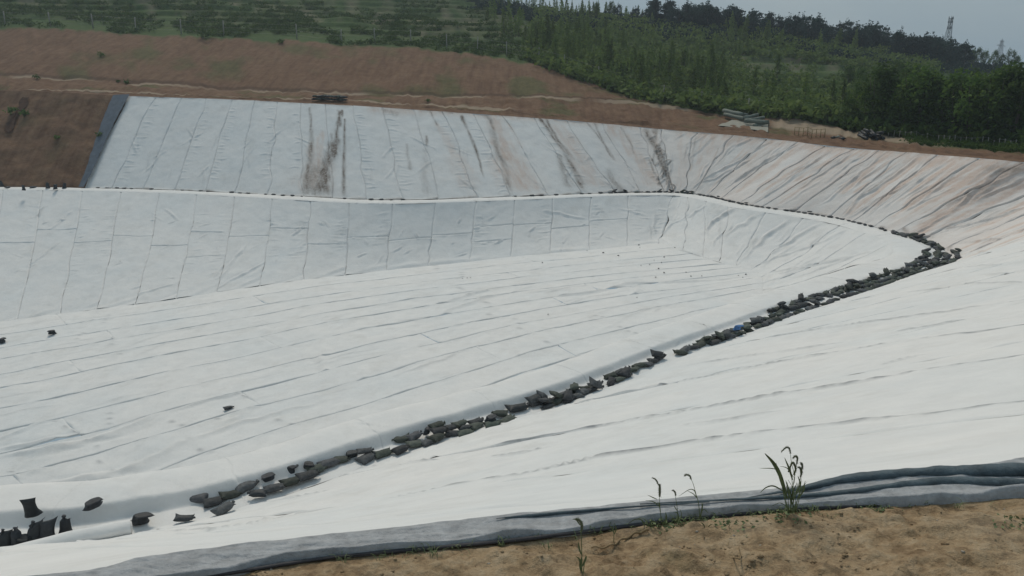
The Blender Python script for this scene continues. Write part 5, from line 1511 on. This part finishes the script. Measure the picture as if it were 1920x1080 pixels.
rl = thing('metal_railing', 'thin upright metal mesh frame standing on the pale ground right of the rolls', 'railing')
pp = [hill(x, 1.05) for x in np.linspace(1489, 1546, 8)]
for p in pp:
    m = MB(); m.tube([(0, 0, -.1), (0, 0, 0.82)], 0.03, 5); link('upright', m.mesh('upright', RUST), rl, loc=tuple(p))
for h in (0.1, 0.45, 0.8):
    m = MB(); m.tube([tuple(p + [0, 0, h]) for p in pp], 0.022, 5); link('rail', m.mesh('rail', RUST), rl)
for k in range(9):
    x = 1609 + 5 * k; a = hill(x, 1.15 + 0.1 * (k % 2))
    roll_obj(x, 0, x + 17, 0, 1.30 - .02 * k, 1.12, .11, 0.12 + 0.17 * (k % 3), 'black pipe in the dark pile on the pale ground at right', DARKR, 'pipe', 'pipe') if k < 1 else None
for k in range(10):
    x = 1611 + 4.1 * k; a = hill(x, 1.42); b = hill(x + 9, 1.20)
    m = MB(); m.tube([(0, 0, 0), tuple(b - a + np.array([0, 0, rng.uniform(-.1, .15)]))], 0.13, 9)
    link('pipe', m.mesh('pipe', DARKR), None, 'short black pipe in the dark pile at right, near the end of the pale ground', 'pipe', 'black pipes in the dark pile', None, tuple(a + [0, 0, 0.14 + 0.2 * (k % 3)]))
for x, w, s, lab, mt in [(1563, 1.05, .30, 'small dark block of rubble left of the black pipe pile', DARKR), (1571, 1.08, .25, 'pale lump among the rubble left of the black pipe pile', TARP), (1580, 1.02, .32, 'dark lump at the right end of the small rubble', DARKR),
                     (1766, 1.9, .45, 'white plastic heap behind the weeds in front of the grove, left one', TARP), (1792, 1.95, .4, 'white plastic heap behind the weeds in front of the grove, right one', TARP)]:
    v = ico * np.array([1.6, 1, .6]) * s * rng.uniform(.7, 1.2, (6, 1))
    link('rubble', mesh_from('rubble', v, icf, mt, False), None, lab, 'rubble', None, None, tuple(hill(x, w) + [0, 0, s * .3]))
for k in range(34):        # dark pile of bags on the far rim
    x = 592 + 52 * (k % 17) / 16 + rng.uniform(-1, 1); lay_ = k // 17
    bag((LYB + LYG)[k % 4], hill(x, 0.55) + [0, 0, 0.1 + 0.30 * lay_], rng.uniform(-.6, .6), 'black bag in the %s layer of the dark stack on the far rim' % ('upper' if lay_ else 'lower'), 'dark stack of bags on the far rim', 1.25)

# ------------------------------------------------------------------ grasses at the near edge
GRASS = simple_mat('grey_green_grass', (0.15, 0.185, 0.085), 0.8, 0.3, 20)
SEED = simple_mat('green_seed_head', (0.13, 0.14, 0.085), 0.9, 0.3, 40)
def P3(px, py, Y, base):  return unp(px, py, Y=Y) - base
def plant(base_px, label, stems, blades, spikes, name='foxtail_grass', zlift=0.0):
    g0 = ground_at(*base_px); Y = g0[1]
    t = thing(name, label, 'grass', tuple(g0))
    for pts, w in stems:
        m = MB(); c = Curve(np.arange(len(pts)), np.array([P3(x, y, Y + rng.uniform(-.02, .02), g0) for x, y in pts]))
        m.tube([tuple(c(np.array(q))) for q in np.linspace(0, len(pts) - 1, 14)], [w * (1 - .5 * i / 13) for i in range(14)], 5); link('stem', m.mesh('stem', GRASS), t)
    for pts, w in blades:
        m = MB(); c = Curve(np.arange(len(pts)), np.array([P3(x, y, Y + 0.02, g0) for x, y in pts])); q = np.linspace(0, len(pts) - 1, 16)
        C = [c(np.array(v)) for v in q]
        wd = [w * math.sin(math.pi * (0.12 + 0.86 * i / 15)) ** 0.7 for i in range(16)]
        V = []
        for i, p in enumerate(C):
            d = C[min(i + 1, 15)] - C[max(i - 1, 0)]; d /= np.linalg.norm(d) + 1e-9
            sd = np.cross(d, np.array([0, 1, 0.3])); sd /= np.linalg.norm(sd) + 1e-9
            V += [p - sd * wd[i] / 2 + np.array([0, -.15 * wd[i], 0]), p + np.array([0, .15 * wd[i], 0]), p + sd * wd[i] / 2 + np.array([0, -.15 * wd[i], 0])]
        Fb = [f_ for i in range(15) for f_ in ((3 * i, 3 * i + 1, 3 * i + 4, 3 * i + 3), (3 * i + 1, 3 * i + 2, 3 * i + 5, 3 * i + 4))]
        link('blade', mesh_from('blade', np.array(V), Fb, GRASS), t)
    for pts, w in spikes:
        m = MB(); c = Curve(np.arange(len(pts)), np.array([P3(x, y, Y, g0) for x, y in pts])); n = 18
        C = [c(np.array(v)) for v in np.linspace(0, len(pts) - 1, n)]
        m.tube([tuple(p) for p in C], [w * (0.35 + 0.65 * math.sin(math.pi * (0.15 + 0.75 * i / (n - 1)))) * (1 + .15 * (i % 2)) for i in range(n)], 7)
        for i in range(n):
            for k in range(7):
                v = rng.normal(size=3); v /= np.linalg.norm(v); p = C[i]
                m.tube([tuple(p), tuple(p + v * w * 2.1)], [0.0006, 0.0002], 3, False)
        link('seed_head', m.mesh('seed_head', SEED), t)
st = 0.0022
plant((1482, 962), 'biggest clump of foxtail grass growing at the membrane edge, right of centre',
 [([(1480, 962), (1478, 930), (1490, 900), (1484, 868), (1482, 850)], st), ([(1482, 962), (1486, 920), (1492, 880), (1496, 860)], st), ([(1485, 962), (1490, 930), (1500, 900), (1502, 885)], st),
  ([(1488, 960), (1497, 930), (1502, 905), (1500, 880)], st), ([(1478, 962), (1470, 930), (1462, 890), (1455, 868)], st * 1.3), ([(1486, 960), (1488, 925), (1484, 895), (1482, 875)], st), ([(1490, 960), (1496, 935), (1506, 912), (1510, 902)], st),
  ([(1480, 962), (1474, 940), (1470, 925)], st), ([(1484, 960), (1480, 925), (1476, 905)], st), ([(1486, 960), (1492, 940), (1486, 915), (1478, 900)], st), ([(1492, 960), (1500, 925), (1494, 905)], st)],
 [([(1474, 925), (1462, 890), (1450, 868), (1434, 850)], 0.020), ([(1476, 935), (1466, 905), (1458, 880), (1445, 862)], 0.016), ([(1468, 920), (1450, 911), (1436, 914), (1425, 924)], 0.010), ([(1456, 880), (1445, 878), (1424, 878)], 0.006), ([(1486, 900), (1480, 880), (1471, 858)], 0.010),
  ([(1490, 930), (1500, 918), (1512, 904)], 0.008), ([(1488, 940), (1478, 915), (1473, 900)], 0.008), ([(1496, 935), (1506, 920), (1508, 908)], 0.010), ([(1476, 950), (1462, 943), (1444, 950)], 0.005), ([(1492, 925), (1500, 908), (1496, 892)], 0.009), ([(1488, 895), (1476, 878), (1462, 874)], 0.005), ([(1482, 955), (1486, 925), (1494, 906)], 0.009), ([(1490, 955), (1480, 930), (1474, 910)], 0.008)],
 [([(1482, 850), (1480, 841), (1474, 839), (1465, 847)], 0.0042), ([(1488, 890), (1492, 880), (1489, 870), (1485, 868), (1478, 885)], 0.005), ([(1494, 870), (1495, 858), (1491, 855), (1487, 859)], 0.0045), ([(1504, 880), (1504, 871), (1501, 868)], 0.0045), ([(1501, 894), (1503, 884), (1500, 877), (1496, 876)], 0.005)])
plant((1240, 992), 'tall foxtail with an upright spike and a bent tip, left of three thin grasses',
 [([(1240, 980), (1238, 955), (1236, 930)], st), ([(1237, 930), (1236, 912), (1233, 905)], st)],
 [([(1232, 936), (1225, 933), (1214, 928)], 0.006), ([(1236, 950), (1226, 941), (1210, 938)], 0.006), ([(1238, 960), (1236, 945), (1232, 942)], 0.006), ([(1244, 985), (1249, 972), (1248, 960)], 0.008)],
 [([(1237, 931), (1237, 918), (1237, 908)], 0.0055), ([(1235, 910), (1232, 903), (1228, 898), (1223, 896)], 0.0032)])
plant((1271, 985), 'shortest thin foxtail between two taller ones',
 [([(1271, 978), (1270, 955), (1266, 928)], st), ([(1273, 980), (1278, 965), (1275, 955)], st)], [([(1270, 958), (1266, 952), (1264, 948)], 0.005), ([(1273, 975), (1270, 962), (1262, 960)], 0.006)],
 [([(1267, 929), (1265, 922), (1261, 919)], 0.0035)])
plant((1312, 978), 'foxtail with a drooping head high above arching leaves, right of three thin grasses',
 [([(1312, 972), (1310, 945), (1306, 930), (1300, 908), (1296, 899)], st), ([(1314, 970), (1316, 950), (1316, 942)], st)],
 [([(1306, 932), (1302, 920), (1292, 918), (1272, 931)], 0.006), ([(1307, 934), (1300, 926), (1288, 920)], 0.005), ([(1313, 962), (1320, 955), (1328, 962)], 0.005), ([(1312, 972), (1316, 955), (1318, 942)], 0.007)],
 [([(1296, 899), (1293, 892), (1287, 890), (1283, 892)], 0.004)])
plant((1091, 1076), 'tall green foxtail standing on the soil nearest the camera',
 [([(1091, 1078), (1091, 1040), (1090, 1010), (1089, 994)], st * 1.2), ([(1093, 1078), (1096, 1055), (1098, 1040)], st)],
 [([(1089, 1060), (1086, 1048), (1080, 1043)], 0.008), ([(1092, 1062), (1097, 1050), (1100, 1042)], 0.010), ([(1090, 1040), (1086, 1028), (1084, 1015)], 0.008), ([(1091, 1076), (1088, 1060), (1090, 1045)], 0.010), ([(1088, 985), (1080, 974), (1073, 974)], 0.007)],
 [([(1090, 996), (1091, 985), (1087, 976), (1080, 972)], 0.0058)])
plant((1152, 1016), 'small forked weed behind the creeping brown stem', [([(1151, 1018), (1151, 1000), (1150, 982)], st)], [([(1151, 1000), (1146, 988), (1141, 985)], 0.006), ([(1151, 1003), (1155, 992), (1152, 980)], 0.006)], [])
plant((1208, 992), 'low arching weed at the hem of the membrane', [([(1212, 992), (1214, 980), (1206, 972), (1196, 972)], st)], [([(1210, 990), (1203, 975), (1190, 974), (1178, 982)], 0.007), ([(1212, 990), (1222, 978), (1232, 980)], 0.008), ([(1215, 994), (1222, 985), (1228, 992)], 0.008)], [])
plant((1325, 990), 'tiny green tuft at the membrane hem beside the drooping foxtail', [([(1325, 988), (1326, 980)], st * .6)], [([(1322, 990), (1318, 982), (1312, 980)], 0.006), ([(1326, 990), (1332, 984), (1336, 984)], 0.006)], [], 'weed')
for x, y, lab in [(1372, 988, 'flat green weed on the soil left of the big foxtail clump'), (1650, 958, 'flat green weed on the soil right of the big foxtail clump'), (1908, 985, 'green weed on the soil near the right photo edge'), (1470, 968, 'green weed mat at the foot of the big foxtail clump'), (1258, 992, 'green weed mat at the foot of the thin foxtails')]:
    g0 = ground_at(x, y); r = np.random.default_rng(x); n = 60
    C = r.normal(size=(n, 3)) * np.array([0.06, 0.035, 0.006]) + np.array([0, 0, 0.012]); V, Fa = leaves(C, 0.022, r, 0.6)
    link('weed', mesh_from('weed', V, Fa, GRASS, False), None, lab, 'weed', None, 'stuff', tuple(g0))
TWIG = simple_mat('dry_brown_stem', (0.23, 0.165, 0.09), 0.9, 0.3, 30)
tw = [ground_at(*p) + [0, 0, .012] for p in [(1112, 1033), (1140, 1030), (1165, 1018), (1190, 1003), (1218, 996)]]
c = Curve(np.arange(5), np.array(tw)); m = MB(); m.tube([tuple(c(np.array(q)) + np.array([0, 0, 0.006 * math.sin(q * 7)])) for q in np.linspace(0, 4, 40)], [0.0035 + 0.003 * q / 40 for q in range(40)], 6)
link('dry_stem', m.mesh('dry_stem', TWIG), None, 'dry brown creeping stem lying on the soil below the thin grasses', 'stem')
tw = [ground_at(*p) + [0, 0, .012] for p in [(1352, 1054), (1375, 1052), (1388, 1050), (1386, 1030)]]
c = Curve(np.arange(4), np.array(tw)); m = MB(); m.tube([tuple(c(np.array(q))) for q in np.linspace(0, 3, 20)], 0.003, 6)
link('dry_stem', m.mesh('dry_stem', TWIG), None, 'short hooked dry stem lying on the soil in front of the big clump', 'stem')

# ------------------------------------------------------------------ haze
hm = bpy.data.materials.new('thin_haze'); hm.use_nodes = True
nt = hm.node_tree; nt.nodes.clear()
ho = nt.nodes.new('ShaderNodeOutputMaterial'); hv = nt.nodes.new('ShaderNodeVolumePrincipled')
hv.inputs['Color'].default_value = (0.80, 0.90, 1.0, 1); hv.inputs['Density'].default_value = 0.00055
hv.inputs['Anisotropy'].default_value = 0.2
nt.links.new(hv.outputs['Volume'], ho.inputs['Volume'])
hb = MB(); hb.box((0, 225, 18), (1600, 560, 86))
link('haze', hb.mesh('haze', hm, False), kind='stuff', label='thin pale blue haze in the air over the pit and hills', cat='haze')
m = MB()
for k in range(150):
    x = rng.choice([rng.uniform(640, 1900), rng.normal(1470, 50), rng.normal(1280, 45)]); tt0 = float(np.interp(x, [640, 960, 1280, 1500, 1925], [tk_(2), tk_(2.25), tk_(2.5), tk_(2.7), tk_(3)]))
    if not 0 < x < 1960: continue
    p = Ec(np.array(tt0)) + outv(np.array(tt0)) * abs(rng.normal(0, 0.05)) + np.array([0, 0, 0.0])
    for j in range(rng.integers(3, 8)):
        an = rng.uniform(0, 6.28); l_ = rng.uniform(0.012, 0.05); q = p + np.array([rng.normal(0, .012), rng.normal(0, .01), 0])
        m.ribbon([tuple(q), tuple(q + np.array([math.cos(an) * l_ * .4, math.sin(an) * l_ * .4, l_ * .8])), tuple(q + np.array([math.cos(an) * l_, math.sin(an) * l_, l_ * .9]))], [0.003, 0.0035, 0.0006], (math.sin(an), -math.cos(an), 0.2))
link('edge_grass', m.mesh('edge_grass', GRASS), kind='stuff', label='small green grass tufts sprouting along the hem of the grey membrane', cat='grass')
# gully worn into the bare left slope, dry straw and pebbles on the near soil
gp = [slope_left_pt(*q) for q in [(50, 185), (40, 203), (34, 218), (22, 235), (15, 248)]]
GUL = simple_mat('wet_gully_soil', (0.070, 0.036, 0.022), 0.95, 0.35, 3)
cg = Curve(np.arange(5), np.array(gp)); V = []; Fa = []
for i, q in enumerate(np.linspace(0, 4, 40)):
    c_ = cg(np.array(q)); w_ = 0.34 * (0.5 + 0.5 * math.sin(q * 2.1 + .5)) + 0.18
    for k, o in enumerate((-1, -.4, .4, 1)):
        V.append(c_ + np.array([o * w_ * (1 + .3 * float(noise2(q * 5, o, 3))), 0, 0.10 + (0.10 if abs(o) == 1 else 0.03)]) + np.array([0, -0.05, 0]))
V = np.array(V)
link('gully', mesh_from('gully', V, grid_faces(40, 4), GUL), kind='structure')
STRAW = simple_mat('dry_straw', (0.42, 0.32, 0.17), 0.9, 0.25, 30)
m = MB()
for k in range(170):
    p = flatP[rng.integers(len(flatP))] + np.array([0, 0, 0.006]); an = rng.uniform(0, 6.28); l_ = rng.uniform(0.015, 0.07)
    m.tube([tuple(p), tuple(p + np.array([math.cos(an) * l_, math.sin(an) * l_, rng.uniform(0, .012)]))], [0.0011, 0.0007], 3, False)
link('straw', m.mesh('straw', STRAW), kind='stuff', label='bits of dry straw scattered over the foreground soil', cat='straw')
PEB = simple_mat('pale_pebble', (0.36, 0.31, 0.25), 0.85, 0.25, 20)
V, Fa, n = [], [], 0
for k in range(240):
    p = flatP[rng.integers(len(flatP))]; s_ = rng.uniform(0.003, 0.010)
    V.append(ico * rng.uniform(0.7, 1.3, (6, 1)) * s_ * np.array([1.3, 1, .7]) + p); Fa.append(np.array(icf) + n); n += 6
link('pebbles', mesh_from('pebbles', np.concatenate(V), np.concatenate(Fa), PEB, True), kind='stuff', label='small pale pebbles lying in the foreground soil', cat='pebbles')
